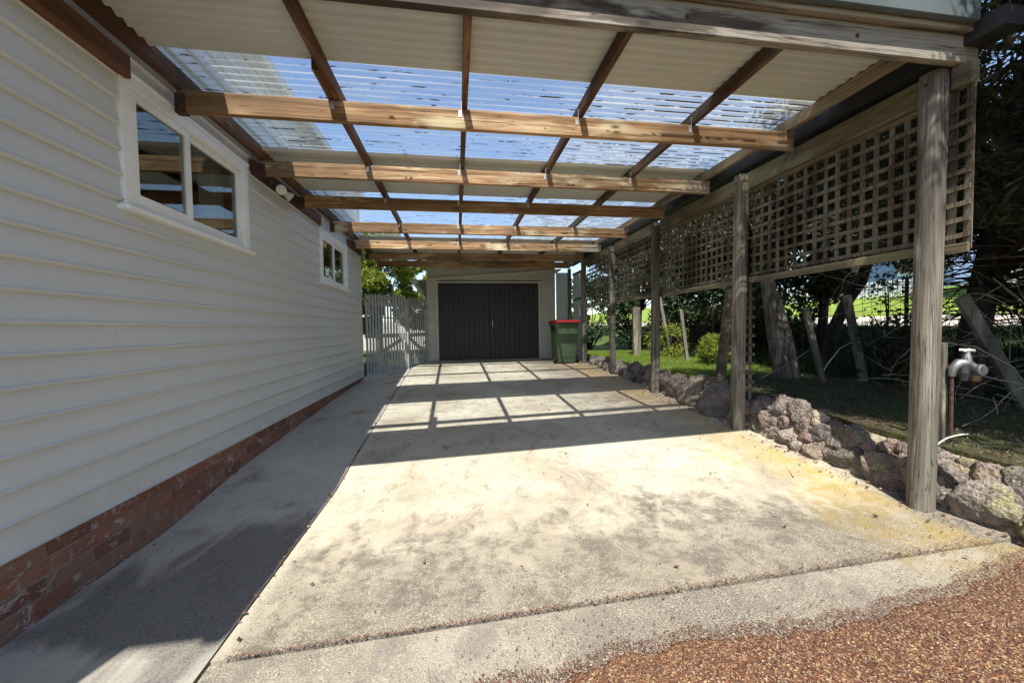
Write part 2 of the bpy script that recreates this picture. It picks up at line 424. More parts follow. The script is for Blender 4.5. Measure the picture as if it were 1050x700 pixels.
PITCH = .076
def skylight(name):
    t = NT(name); W = t.coord('World'); x, y, z = t.xyz(W)
    ph = t.math('SINE', t.math('MULTIPLY', y, 2 * math.pi / PITCH))       # -1 in the valleys
    valley = t.range(ph, -1.0, -.35, 1, 0)
    d1 = t.noise(t.coord('World', (4.4, 13, 1)), 1, 7, .72, .5)
    right = t.range(x, .2, 2.6, 0, .10)
    debris = t.math('MULTIPLY', valley, t.range(t.math('ADD', d1, right), .555, .60, 0, 1))
    film = t.noise(t.coord('World', (1.2, 3, 1)), 1, 5, .6)
    mist = t.math('ADD', t.range(film, .42, .72, .02, .2), t.math('MULTIPLY', t.range(ph, .55, .95, 0, 1), t.range(t.noise(t.coord('World', (.7, 9, 1)), 1, 4), .35, .65, .08, .5)))
    mist = t.math('ADD', mist, t.range(x, .6, 2.0, 0, .36))
    tr = t.add('ShaderNodeBsdfTransparent'); tr.inputs[0].default_value = (.90, .94, .98, 1)
    gl = t.add('ShaderNodeBsdfGlossy'); gl.inputs['Roughness'].default_value = .15
    df = t.add('ShaderNodeBsdfDiffuse'); df.inputs[0].default_value = (.62, .63, .60, 1)
    tl = t.add('ShaderNodeBsdfTranslucent'); tl.inputs[0].default_value = (.62, .63, .58, 1)
    dd = t.add('ShaderNodeBsdfDiffuse'); dd.inputs[0].default_value = (.05, .032, .02, 1)
    def mx(f, a, b):
        q = t.add('ShaderNodeMixShader')
        if isinstance(f, float): q.inputs[0].default_value = f
        else: t.link(f, q.inputs[0])
        t.link(a, q.inputs[1]); t.link(b, q.inputs[2]); return q.outputs[0]
    veil = mx(.55, df.outputs[0], tl.outputs[0])
    s = mx(mist, tr.outputs[0], veil); s = mx(.06, s, gl.outputs[0]); s = mx(debris, s, dd.outputs[0])
    t.link(s, t.out.inputs[0]); MAT[name] = t.m
skylight('polycarbonate')

def plastic_panel(name):
    t = NT(name); W = t.coord('World')
    tl = t.add('ShaderNodeBsdfTranslucent'); tl.inputs[0].default_value = (.66, .66, .55, 1)
    mx = t.add('ShaderNodeMixShader'); mx.inputs[0].default_value = .5
    t.color(t.ramp(t.noise(W, 3, 5), [(.3, (.36, .36, .30)), (.7, (.54, .54, .46))])); t.rough(.5, .3)
    t.link(t.b.outputs[0], mx.inputs[1]); t.link(tl.outputs[0], mx.inputs[2]); t.link(mx.outputs[0], t.out.inputs[0]); MAT[name] = t.m
plastic_panel('fibreglass')

# ------------------------------------------------------------------ setting: ground sheets
def grid(name, xs, ys, zf, mat, skirt=0, smooth=True):
    nx, ny = len(xs), len(ys)
    v = [(x, y, zf(x, y)) for y in ys for x in xs]
    f = [(j * nx + i, j * nx + i + 1, (j + 1) * nx + i + 1, (j + 1) * nx + i) for j in range(ny - 1) for i in range(nx - 1)]
    if skirt:
        b = [i for i in range(nx)] + [j * nx + nx - 1 for j in range(1, ny)] + [(ny - 1) * nx + i for i in range(nx - 2, -1, -1)] + [j * nx for j in range(ny - 2, 0, -1)]
        o = len(v); v += [(v[i][0], v[i][1], v[i][2] - skirt) for i in b]; n = len(b)
        f += [(b[k], o + k, o + (k + 1) % n, b[(k + 1) % n]) for k in range(n)]
    ob = raw(name, v, f, mat, None, False)
    return structure(ob)
def lin(a, b, n): return list(np.linspace(a, b, n))
def jz(x, y, a=.004): return a * noise.noise(Vector((x * 1.3, y * 1.3, 3)))
grid('driveway', lin(-1.05, 3.22, 43), lin(1.70, 10.4, 88), lambda x, y: gz(x, y) + jz(x, y), MAT['concrete_drive'], .05)
ap = lambda x: 1.40 + .05 * x + .03 * noise.noise(Vector((x * 1.7, 2, 0)))
grid('driveway_apron', lin(-1.045, 3.12, 42), lin(.9, 1.683, 9), lambda x, y: gz(x, y) - .004 + jz(x, y), MAT['concrete_apron'], .05)
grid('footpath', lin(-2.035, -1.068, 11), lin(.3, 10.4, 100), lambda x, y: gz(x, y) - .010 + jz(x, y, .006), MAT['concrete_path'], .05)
def base_z(x, y):
    if x <= 3.46: return gz(min(x, 3.2), y) - .05
    return lawn_z(x, y)
xs = lin(-40, -8, 12) + lin(-6, 3.2, 24) + [3.45, 3.475] + lin(3.55, 9, 40) + lin(9.4, 20, 26) + lin(22, 90, 18)
ys = lin(-50, -5, 12) + lin(-4, 13, 60) + lin(14, 30, 18) + lin(33, 90, 14)
grid('ground', xs, ys, base_z, MAT['earth_grass'])
# gravel in front of the slab: a bed with a ragged edge plus loose chips
def edge_y(x):
    e = float(np.interp(x, [-.4, -.03, .49, .93, 1.57, 2.3, 3.0, 3.4], [1.28, 1.37, 1.42, 1.47, 1.41, 1.47, 1.59, 1.6]))
    return e + .045 * noise.noise(Vector((x * 4, 1.1, 0))) + .03 * noise.noise(Vector((x * 13, 4.1, 0))) + .015 * noise.noise(Vector((x * 37, 4.1, 0)))
gx = lin(-.9, 3.6, 120)
v = []; f = []
for i, x in enumerate(gx):
    e = edge_y(x)
    for k, d in enumerate((0, .03, .1, .3, .6, 1.2, 2.5, 6)):
        y = e - .045 - d; v.append((x, y, gz(x, y) + (-.006 if k == 0 else .010)))
f = [(i * 8 + k, i * 8 + k + 1, (i + 1) * 8 + k + 1, (i + 1) * 8 + k) for i in range(len(gx) - 1) for k in range(7)]
structure(raw('gravel', v, f, MAT['gravel_bed']))
oct_v = np.array([(1, 0, 0), (-1, 0, 0), (0, 1, 0), (0, -1, 0), (0, 0, .8), (0, 0, -.8)], float)
oct_f = np.array([(0, 2, 4), (2, 1, 4), (1, 3, 4), (3, 0, 4), (2, 0, 5), (1, 2, 5), (3, 1, 5), (0, 3, 5)])
def chips(n, place, smin, smax):
    V = []; F = []
    for i in range(n):
        x, y = place(); s = random.uniform(smin, smax) * random.choice((.8, 1, 1, 1, 1.3, 1.9))
        a = random.uniform(0, 6.28); ca, sa = math.cos(a), math.sin(a)
        st = np.array([random.uniform(.7, 1.6), random.uniform(.6, 1), random.uniform(.5, .9)])
        q = oct_v * st * s * rng.uniform(.75, 1.25, (6, 1))
        q = np.stack([q[:, 0] * ca - q[:, 1] * sa, q[:, 0] * sa + q[:, 1] * ca, q[:, 2]], 1) + (x, y, gz(x, y) + .012 + s * .3)
        V.append(q); F.append(oct_f + 6 * i)
    return np.concatenate(V), np.concatenate(F)
def gplace():
    while True:
        x = random.uniform(-.3, 3.3); y = edge_y(x) - abs(random.gauss(0, .36)) + random.gauss(0, .006) + (random.expovariate(9) if random.random() < .13 else 0)
        return x, y
V, F = chips(85000, gplace, .001, .0028)
tag(raw('gravel_chips', V, F, MAT['gravel_chip']), 'loose red brown gravel scattered over the front edge of the concrete', 'gravel', kind='stuff')
def jplace():
    if random.random() < .85:
        x = random.uniform(-1, 3.0); return x, 1.692 + random.gauss(0, .006 + .006 * max(0, x))
    x = random.uniform(-1, 3.0); return x, random.uniform(1.45, 2.0)
V, F = chips(5000, jplace, .0012, .0028)
tag(raw('joint_litter', V, F, MAT['gravel_chip']), 'rusty needles and grit caught in the slab joint', 'litter', kind='stuff')
def lplace():
    q = random.random()
    if q < .55:
        y = random.uniform(1.7, 9.5); return 3.16 - abs(random.gauss(0, .12)), y
    if q < .75:
        y = random.uniform(1.8, 9.8); return -1.059 + random.gauss(0, .012), y
    return random.uniform(-2.0, 3.1), random.uniform(1.6, 9.8)
V, F = chips(1500, lplace, .003, .008)
tag(raw('leaf_litter', V, F, MAT['gravel_chip']), 'small dry leaves and grit lying along the edges of the concrete', 'litter', kind='stuff')
# grass on the lawn strip and the bank
def blades(n, place, h0, h1, w):
    V = []; F = []
    for i in range(n):
        x, y = place(); z = lawn_z(x, y); h = random.uniform(h0, h1); a = random.uniform(0, 6.28)
        dx, dy = math.cos(a) * w, math.sin(a) * w; lx, ly = random.gauss(0, .4) * h, random.gauss(0, .4) * h
        V += [(x - dx, y - dy, z - .01), (x + dx, y + dy, z - .01), (x + lx, y + ly, z + h)]; F.append((3 * i, 3 * i + 1, 3 * i + 2))
    return V, F
V, F = blades(30000, lambda: (random.uniform(3.55, 6.3), random.uniform(5.7, 11.5)), .025, .065, .004)
tag(raw('lawn_grass', V, F, MAT['grass_blade']), 'short green grass behind the stone wall', 'grass', kind='stuff')
V = []; F = []
for i in range(9000):
    x, y = random.uniform(3.5, 6.4), random.uniform(1.2, 6.4); z = lawn_z(x, y) + .006; a = random.uniform(0, 6.28); L = random.uniform(.02, .09)
    dx, dy = math.cos(a) * L, math.sin(a) * L; w = .0022
    V += [(x - dy / L * w, y + dx / L * w, z), (x + dy / L * w, y - dx / L * w, z), (x + dx, y + dy, z + random.uniform(0, .02))]; F.append((3 * i, 3 * i + 1, 3 * i + 2))
tag(raw('needle_litter', V, F, MAT['dry_twig']), 'dry needles and twigs strewn over the shaded ground under the conifer', 'litter', kind='stuff')
V, F = blades(3500, lambda: (random.gauss(4.6, .7), random.uniform(1.4, 5.9)), .02, .06, .004)
tag(raw('shade_grass', V, F, MAT['ivy_leaf']), 'thin dark grass in the shaded ground under the conifer', 'grass', kind='stuff')
V, F = blades(26000, lambda: (6.0 + 2.0 * random.random() ** 1.2, random.uniform(-1, 13)), .06, .22, .009)
tag(raw('bank_groundcover', V, F, MAT['ivy_leaf']), 'dark rank groundcover on the bank below the road', 'groundcover', kind='stuff')

# ------------------------------------------------------------------ house
WX = -2.03
house = thing('house', (-2.03, 4, 0), 'weatherboard house with brick base along the left of the carport', 'house')
wins = [(2.66, 4.08, 2.175, 3.0), (6.06, 7.48, 2.125, 2.92)]
mb = MB(); z = .367; P = .1525
def board(s0, s1, lo, hi, z):
    # cross-section of one board between heights lo..hi (the lip only where the board is whole at its foot)
    def face(h): return WX + .018 - .015 * (h - z) / P
    if lo <= z: prof = [(WX - .02, z - .006), (WX + .010, z - .006), (WX + .019, z - .004), (WX + .030, z + .006), (WX + .031, z + .012), (WX + .019, z + .019)]
    else: prof = [(WX - .02, lo), (face(lo), lo)]
    prof += [(face(hi), hi), (WX - .02, hi)]
    mb.prism(prof, 1, s0, s1)
while z < 4.12:
    zt = z + P + .002; whole = [(.1, 8.46)]
    for (wa, wb, wc, wd_) in wins:
        wa += .03; wb -= .03; wc += .012; wd_ -= .012
        if zt > wc and z < wd_:
            whole = [q for s0, s1 in whole for q in ([(s0, wa), (wb, s1)] if s0 < wa < s1 else [(s0, s1)])]
            if z < wc: board(wa, wb, z, wc, z)
            if zt > wd_: board(wa, wb, wd_, zt, z)
    cuts = [random.uniform(.8, 4.5)]
    while cuts[-1] < 8: cuts.append(cuts[-1] + random.uniform(2.4, 4.8))
    for c_ in cuts: whole = [q for s0, s1 in whole for q in ([(s0, c_ - .0008), (c_ + .0008, s1)] if s0 + .15 < c_ < s1 - .15 else [(s0, s1)])]
    for s0, s1 in whole: board(s0, s1, z, zt, z)
    z += P
mb.build('weatherboard_wall', MAT['weatherboard_paint'], house)
mb = MB()  # other walls closing the house
mb.box(-8.7, -2.06, 8.40, 8.455, -.1, 4.11).box(-8.7, -2.06, .11, .17, -.1, 4.11).box(-8.75, -8.7, .11, 8.455, -.1, 4.11)
mb.box(-2.4, -2.054, .11, 8.46, -.1, .36)
mb.box(-3.6, -3.56, .2, 8.3, .1, 3.9)
mb.build('inner_wall', MAT['dark_room'], house)
# brick base, bricks laid in four courses
mb = MB(); H = .086; L = .24
for r in range(5):
    zz = .362 - (r + 1) * H; y = .1 + (0 if r % 2 else -L / 2)
    while y < 8.5:
        a, b = max(.1, y + .005), min(y + L - .005, 8.47)
        if b - a > .03:
            j = random.uniform(-.003, .004)
            mb.box(WX - .06, WX + .002 + j, a, b, zz + .005, zz + H - .004)
        y += L
mb.build('brick_base', MAT['old_brick'], house, bevel=.004)
MB().box(WX - .07, WX - .004, .1, 8.465, -.15, .359).build('mortar_bed', MAT['mortar'], house)
MB().box(WX - .02, WX + .032, 8.455, 8.49, .36, 4.14).build('corner_board', MAT['weatherboard_paint'], house, bevel=.003)
# roof with boxed eave and gutter
ex, e0, e1, ez = -1.91, -.76, 8.85, 4.18
mb = MB(); wx2 = -9.0; rz = ez + 1.5; rx = (ex + wx2) / 2
vs = [(ex, e0, ez), (ex, e1, ez), (wx2, e1, ez), (wx2, e0, ez), (rx, e0 + 3, rz), (rx, e1 - 3, rz)]
mb.add(vs, [(0, 1, 5, 4), (2, 3, 4, 5), (0, 4, 3), (1, 2, 5)])
mb.build('roof', MAT['roof_steel_grey'], house)
MB().box(wx2 + .02, ex - .015, e0 + .02, e1 - .02, ez - .06, ez - .035).build('eave_soffit', MAT['soffit_white'], house)
MB().box(ex - .02, ex + .07, e0, e1, ez - .09, ez + .02).build('gutter', MAT['gutter_white'], house, bevel=.012)
MB().box(WX - .02, WX + .032, .065, .098, .36, 4.14).build('corner_board', MAT['weatherboard_paint'], house, bevel=.003)
# windows
for (a, b, c, d), near in zip(wins, (True, False)):
    fr = MB(); t = .072; X0, X1 = WX - .03, WX + .034
    fr.box(X0, X1, a, a + t, c, d).box(X0, X1, b - t, b, c, d).box(X0, X1, a + t, b - t, d - t, d).box(X0, X1 - .004, a + t, b - t, c, c + .03)
    w = fr.build('window', MAT['white_trim'], house, bevel=.004)
    MB().box(X0, X1 + .012, a - .015, b + .015, d + .001, d + .022).build('head_trim', MAT['white_trim'], w, bevel=.003)
    MB().box(X0, X1 + .035, a - .03, b + .03, c - .032, c - .002).build('sill', MAT['white_trim'], w, bevel=.005)
    mid = a + (b - a) * (.425 if near else .46)
    for (p, q, dx) in ((a + t + .002, mid + .022, .016), (mid - .02, b - t - .002, -.012)):
        sb = MB(); k = .056 if dx > 0 else .05; S0, S1 = WX - .02 + dx * .8, WX + .008 + dx
        lo, hi = c + .032, d - t - .002
        sb.box(S0, S1, p, p + k, lo, hi).box(S0, S1, q - k, q, lo, hi).box(S0, S1, p + k, q - k, hi - k, hi).box(S0, S1, p + k, q - k, lo, lo + k + .012)
        s_ = sb.build('sash', MAT['white_trim'], w, bevel=.003)
        MB().box(WX - .012 + dx, WX - .008 + dx, p + k - .004, q - k + .004, lo + k, hi - k + .004).build('pane', MAT['window_glass'], w)
    cb = MB()
    yy = np.linspace(b - .42, b - .06, 30)
    cv = [(WX - .16 + .018 * math.sin(i * 1.3), y, zz) for zz in (c - .1, d + .1) for i, y in enumerate(yy)]
    cb.add(cv, [(i, i + 1, i + 31, i + 30) for i in range(29)]); cb.build('curtain', MAT['curtain_cloth'], w)

# security light with two lamp heads on the ledger
sl = thing('security_light', (-1.97, 4.55, 2.97), 'twin headed white security light under the rafters between the two windows', 'light')
MB().box(-1.985, -1.955, 4.40, 4.56, 2.955, 3.03).build('base', MAT['black_plastic'], sl, bevel=.006)
for y, dr in ((4.60, (.5, -.55, -.35)), (4.78, (.5, .35, -.4))):
    d = Vector(dr).normalized(); p = Vector((-1.93, y, 2.975))
    lm = MB().tube([p - d * .06, p - d * .055, p - d * .01, p + d * .035, p + d * .055, p + d * .06], [.012, .026, .034, .052, .055, .045], 14).build('lamp_head', MAT['lamp_white'], sl, autos=.8)
    MB().tube([(-1.965, y - .04, 2.985), tuple(p - d * .05)], .010, 8).build('lamp_arm', MAT['black_plastic'], lm)

# ------------------------------------------------------------------ carport
cp = thing('carport', (.6, 2.1, .1), 'open timber carport with corrugated roof and clear skylight strips', 'carport')
PX = 3.155
post_y = [2.10, 3.80, 5.60, 7.33, 9.02, 10.22]
def post(y, lean, r, top):
    z0 = gz(3.1, y) - .06; mb = MB(); n = 20; rings = 16
    vs = []; fs = []
    for i in range(rings + 1):
        t = i / rings; zz = z0 + (top - z0) * t
        cxp = PX + lean[0] * (1 - t); cyp = y + lean[1] * (1 - t)
        for k in range(n):
            a = 2 * math.pi * k / n
            sq = (abs(math.cos(a)) ** 6 + abs(math.sin(a)) ** 6) ** (-1 / 6)
            rr = r * (.55 + .45 * sq) * (1 + .02 * noise.noise(Vector((k * .9, zz * 1.4, y))) + .012 * noise.noise(Vector((k * 3.1, zz * .5, y))))
            vs.append((cxp + rr * math.cos(a), cyp + rr * math.sin(a), zz))
    for i in range(rings):
        for k in range(n):
            k2 = (k + 1) % n; fs.append((i * n + k, i * n + k2, (i + 1) * n + k2, (i + 1) * n + k))
    fs.append(tuple(range(rings * n, rings * n + n)))
    mb.add(vs, fs); return mb.build('post', MAT['post_timber'], cp, autos=.7)
post(post_y[0], (-.045, -.01), .064, 3.01); post(post_y[1], (-.03, 0), .066, 3.02); post(post_y[2], (-.01, .02), .062, 3.0)
post(post_y[3], (.02, 0), .06, 3.0); post(post_y[4], (0, 0), .062, 3.02); post(post_y[5], (0, 0), .05, 3.0)
# front beam and the trim above it
MB().box(-1.95, 3.30, 1.975, 2.02, 3.0, 3.185).build('front_beam', MAT['beam_timber'], cp, bevel=.004)
MB().box(-1.95, 3.26, 1.93, 1.972, 3.165, 3.225).build('front_trim', MAT['beam_timber'], cp, bevel=.003)
MB().box(-2.0, 3.16, 1.885, 1.925, 3.19, 3.36).build('fascia_flashing', MAT['flashing_green'], cp, bevel=.004)
# rafters
for i, y in enumerate([3.1, 4.25, 5.25, 6.45, 7.72, 8.85, 9.9]):
    j = random.uniform(-.008, .008)
    MB().box(-1.955, 3.085, y - .0225, y + .0225, 2.972 + j, 3.128).build('rafter', MAT['rafter_timber'], cp, bevel=.004)
for y in (3.1, 4.25, 5.25, 6.45, 7.72, 8.85):
    MB().box(-1.97, -1.90, y - .027, y + .027, 2.962, 3.10).build('joist_hanger', MAT['rusty_steel'], cp, bevel=.002)
# purlins
for x, w, zt in ((-1.945, .045, 3.27), (-.86, .045, 3.228), (.10, .045, 3.228), (1.065, .045, 3.228), (2.09, .045, 3.228), (3.03, .05, 3.228)):
    if x == -.86:
        MB().box(x - w / 2, x + w / 2, 2.022, 3.25, 3.133, zt).build('purlin', MAT['purlin_timber'], cp, bevel=.003)
        MB().box(x - w * 1.5 - .002, x - w / 2 - .002, 2.75, 10.3, 3.133, zt).build('purlin', MAT['purlin_timber'], cp, bevel=.003)
    else:
        MB().box(x - w / 2, x + w / 2, 2.022, 10.3, 3.133, zt).build('purlin', MAT['edge_timber'] if x > 3 else MAT['purlin_timber'], cp, bevel=.003)
for y in (3.1, 4.25, 5.25, 6.45, 7.72):
    for x in (-.86, .10, 1.065, 2.09):
        MB().box(x - .0265, x - .0235, y - .026, y - .0232, 3.06, 3.19).box(x - .05, x - .0265, y - .026, y - .0232, 3.06, 3.115).build('framing_bracket', MAT['zinc'], cp)
for y in post_y[:5]:
    MB().tube([(PX - .075, y, 2.93), (PX - .058, y, 2.93)], .011, 6).build('bolt', MAT['rusty_steel'], cp)
for x in (-1.2, -.1, 1.3, 2.4):
    MB().tube([(x, 1.968, 3.09), (x, 1.98, 3.09)], .012, 6).build('bolt', MAT['rusty_steel'], cp)
for a, b in ((.2, 2.705), (4.14, 6.03), (7.53, 8.45)):
    MB().box(WX + .022, WX + .066, a, b, 2.955, 3.095).build('ledger', MAT['ledger_timber'], cp, bevel=.003)
# roof sheets
AMP = .0105; Z0 = 3.24
def sheet(name, mat, y0, y1, dz, th=True, x0=-1.99, x1=3.30):
    n = int((y1 - y0) / PITCH * 10); ysn = np.linspace(y0, y1, n + 1)
    def zf(y): return Z0 + dz + AMP * math.sin(2 * math.pi * y / PITCH)
    xs_ = [x0 + (x1 - x0) * k / 8 for k in range(9)]
    v = []; f = []
    for y in ysn:
        for x in xs_: v.append((x, y, zf(y)))
    for i in range(n):
        for k in range(8): a = i * 9 + k; f.append((a, a + 1, a + 10, a + 9))
    return raw(name, v, f, MAT[mat], cp, True)
sheet('roofing_sheet', 'roof_steel_cream', 1.90, 2.80, 0)
sheet('skylight_sheet', 'polycarbonate', 2.745, 4.26, .004)
sheet('roofing_sheet', 'roof_steel_cream', 4.20, 5.36, 0)
sheet('skylight_sheet', 'polycarbonate', 5.30, 7.92, .004)
sheet('roofing_sheet', 'roof_steel_cream', 7.86, 10.45, 0)
mb = MB(); mb.prism([(3.18, 3.10), (3.33, 3.10), (3.335, 3.21), (3.328, 3.21), (3.322, 3.108), (3.188, 3.108), (3.188, 3.21), (3.18, 3.21)], 1, 1.80, 10.4)
mb.box(3.18, 3.335, 1.79, 1.80, 3.10, 3.21)
mb.build('gutter', MAT['gutter_dark'], cp)
# downpipe of the house gutter is hidden; lattice screens ---------------------
LX = 3.238
def lattice(y0, y1, z0, z1, label, plank=True, ext=None):
    t = thing('lattice_screen', (LX, (y0 + y1) / 2, z0), label, 'lattice screen', 'lattice screens between the carport posts')
    mb = MB(); p = .1005
    zz = z0 + .075
    while zz < z1 - .01:
        mb.bar((LX - .006, y0, zz), (LX - .006, y1, zz + random.uniform(-.006, .006)), .010, .030); zz += p
    yy = y0 + .05
    while yy < y1 - .02:
        j = random.uniform(-.006, .006)
        mb.bar((LX + .006, yy, z0 + .01), (LX + .006, yy + j, z1 + .02), .010, .032, (0, 1, 0)); yy += p
    mb.build('slats', MAT['lattice_timber'], t)
    MB().box(LX - .03, LX - .0125, y0, y1, z0 - .02, z0 + .045).build('bottom_rail', MAT['plank_timber'], t, bevel=.003)
    MB().box(LX - .026, LX - .0125, y0, y1, z1 - .028, z1 - .003).build('bead', MAT['plank_timber'], t, bevel=.002)
    if plank: MB().box(LX - .05, LX - .0127, y0, y1, z1, z1 + .175).build('top_plank', MAT['plank_timber'], t, bevel=.004)
    return t
sp = [(2.155, 3.742), (3.858, 5.545), (5.655, 7.27), (7.385, 8.96)]
labs = ['weathered lattice screen with a sunlit bottom rail between the two nearest posts', 'weathered lattice screen above the mossy rock wall between second and third posts',
        'lattice screen between the third and fourth posts above the sunlit lawn', 'farthest lattice screen beside the red lidded bin']
for (a, b), lb, dz in zip(sp, labs, (0, 0, .01, .02)): lattice(a, b, 1.855 + dz, 2.86 + dz, lb)
# short return of lattice past the first post
t = thing('lattice_return', (3.25, 1.98, 1.8), 'narrow end strip of lattice sticking out past the front post', 'lattice screen')
mb = MB()
for k in range(9): mb.bar((3.20, 1.935, 1.93 + k * .1005), (3.20, 2.05, 1.925 + k * .1005), .012, .03)
for yy in (1.95, 2.03): mb.bar((3.212, yy, 1.84), (3.212, yy, 2.89), .010, .04, (0, 1, 0))
mb.build('slats', MAT['lattice_timber'], t)
MB().box(3.175, 3.193, 1.925, 2.04, 1.815, 1.875).build('bottom_rail', MAT['plank_timber'], t, bevel=.003)
MB().box(3.175, 3.24, 1.93, 2.03, 2.86, 2.995).build('end_block', MAT['plank_timber'], t, bevel=.004)
# offcut of lattice left hanging behind the second post
t = thing('lattice_offcut', (3.36, 3.93, .5), 'narrow upright lattice offcut with stub slats behind the second post', 'lattice offcut')
mb = MB(); mb.bar((3.34, 3.87, .50), (3.34, 3.87, 1.9), .035, .012, (0, 1, 0))
for k in range(12): mb.bar((3.33, 3.80, .62 + k * .105), (3.33, 3.98 + random.uniform(-.02, .02), .62 + k * .105), .012, .032)
mb.build('slats', MAT['lattice_timber'], t)

# fibreglass panels and slim rail behind the bin
t = thing('fibreglass_screen', (3.26, 9.6, .5), 'pale greenish translucent sheet screen behind the bin', 'screen')
for a, b in ((9.1, 9.62), (9.64, 10.16)):
    v = []; f = []; n = 28
    for i in range(n + 1):
        y = a + (b - a) * i / n
        for zz in (.5, 2.82): v.append((3.25 + .008 * math.sin(i * 1.57), y, zz))
    f = [(2 * i, 2 * i + 2, 2 * i + 3, 2 * i + 1) for i in range(n)]
    raw('sheet', v, f, MAT['fibreglass'], t, True)
v = [(x_, 10.235 + .008 * math.sin(i * 1.57), zz) for i, x_ in enumerate(np.linspace(2.77, 3.2, 24)) for zz in (.5, 2.9)]
raw('sheet', v, [(2 * i, 2 * i + 2, 2 * i + 3, 2 * i + 1) for i in range(23)], MAT['fibreglass'], t, True)
for zz in (2.1, 2.8): MB().box(3.225, 3.24, 9.1, 10.16, zz, zz + .06).build('rail', MAT['plank_timber'], t, bevel=.002)

# ------------------------------------------------------------------ stone wall
sw = thing('stone_wall', (3.3, 4, .2), 'low mortared wall of rough volcanic rocks holding the lawn back', 'stone wall')
def wall_top(y):
    return float(np.interp(y, [0, 1.2, 1.8, 2.1, 2.5, 3.0, 3.5, 3.72, 3.86, 4.1, 4.6, 5.2, 6, 7, 8, 9], [.40, .40, .43, .47, .42, .50, .58, .50, .42, .50, .62, .58, .58, .60, .62, .62]))
def rock(cx_, cy_, cz_, rx, ry, rz, seed, mat, label=None):
    bm = bmesh.new(); bmesh.ops.create_icosphere(bm, subdivisions=4, radius=1)
    rot = Matrix.Rotation(random.uniform(-.5, .5), 3, 'X') @ Matrix.Rotation(random.uniform(-.4, .4), 3, 'Z')
    sv = Vector((seed * 3.7, seed * 1.3, seed * 2.1))
    pl = []
    for _ in range(random.randint(11, 17)):
        w = Vector((random.gauss(0, 1), random.gauss(0, 1), random.gauss(0, 1))).normalized(); pl.append((w, random.uniform(.72, 1.0)))
    for q in bm.verts:
        n = q.co.normalized()
        hp = min([1.25] + [h / max(1e-3, w.dot(n)) for w, h in pl if w.dot(n) > .2])
        d = hp * (1 + .13 * noise.noise(n * 2.7 + sv) + .10 * noise.noise(n * 6.5 + sv) + .045 * noise.noise(n * 14 + sv) + .02 * noise.noise(n * 30 + sv))
        p = rot @ Vector((n.x * d * rx, n.y * d * ry, n.z * d * rz))
        q.co = p
    me = bpy.data.meshes.new('stone'); bm.to_mesh(me); bm.free()
    me.polygons.foreach_set('use_smooth', [True] * len(me.polygons)); me.materials.append(mat)
    o = bpy.data.objects.new('stone', me); col.objects.link(o); o.parent = sw
    o.location = Vector((cx_, cy_, cz_)) - Vector(ROOT['stone_wall'])
    if label: o['label'] = label
    return o
placed = []; seed = 1
y = 1.25
tries = 0
def try_rock(y, fz, r):
    g = gz(3.15, y); tp = wall_top(y); h = tp - g
    zc = g + fz * h
    for (py, pz, pr) in placed:
        if math.hypot(py - y, pz - zc) < (pr + r) * .72: return False
    placed.append((y, zc, r)); return True
big = [(2.45, .32, .155), (2.72, .75, .10), (1.55, .62, .13), (1.86, .28, .13), (4.35, .45, .21), (4.85, .5, .2), (5.25, .45, .17)]
for b in big: try_rock(*b)
N = 0
for r, tr in ((.10, 260), (.082, 1500), (.068, 2500), (.05, 3500)):
    for k in range(tr):
        yy = random.uniform(1.2, 8.9) if k % 2 else random.uniform(1.2, 3.9)
        if len(placed) >= 100: break
        try_rock(yy, random.uniform(.12, .9), r * random.uniform(.85, 1.2) * (1.15 if yy > 4.5 else 1))
for i, (yy, zc, r) in enumerate(placed):
    g = gz(3.15, yy); fz = (zc - g) / max(.1, wall_top(yy) - g)
    near = yy < 2.05
    m = MAT['lichen_basalt'] if (near and random.random() < .75) or random.random() < .12 else MAT['basalt']
    rock(3.25 + .14 * fz + random.uniform(-.015, .02), yy, zc, r * 1.08, r * 1.2, r * 1.08, i + 1, m, 'yellow lichen covered rock' if near and m == MAT['lichen_basalt'] else None)
# mortar core, rough
v = []; f = []; ysn = lin(.2, 9.0, 420); k = 12
for yy in ysn:
    g = gz(3.15, yy) - .05; tp = wall_top(yy) - .05
    for i in range(k):
        q = i / (k - 1)
        if i < k - 1: x = 3.195 + .15 * q; zz = g + (tp - g) * q / (1 - 1 / (k - 1)) if q < 1 - 1 / (k - 1) else tp
        else: x = 3.56; zz = lawn_z(3.6, yy) - .02
        nn = noise.noise(Vector((yy * 7, zz * 9, 2))) * .05 + noise.noise(Vector((yy * 21, zz * 23, 2))) * .02
        v.append((x + nn, yy, zz + nn * .5))
f = [(j * k + i, j * k + i + 1, (j + 1) * k + i + 1, (j + 1) * k + i) for j in range(len(ysn) - 1) for i in range(k - 1)]
raw('mortar_core', v, f, MAT['stone_mortar'], sw, True)

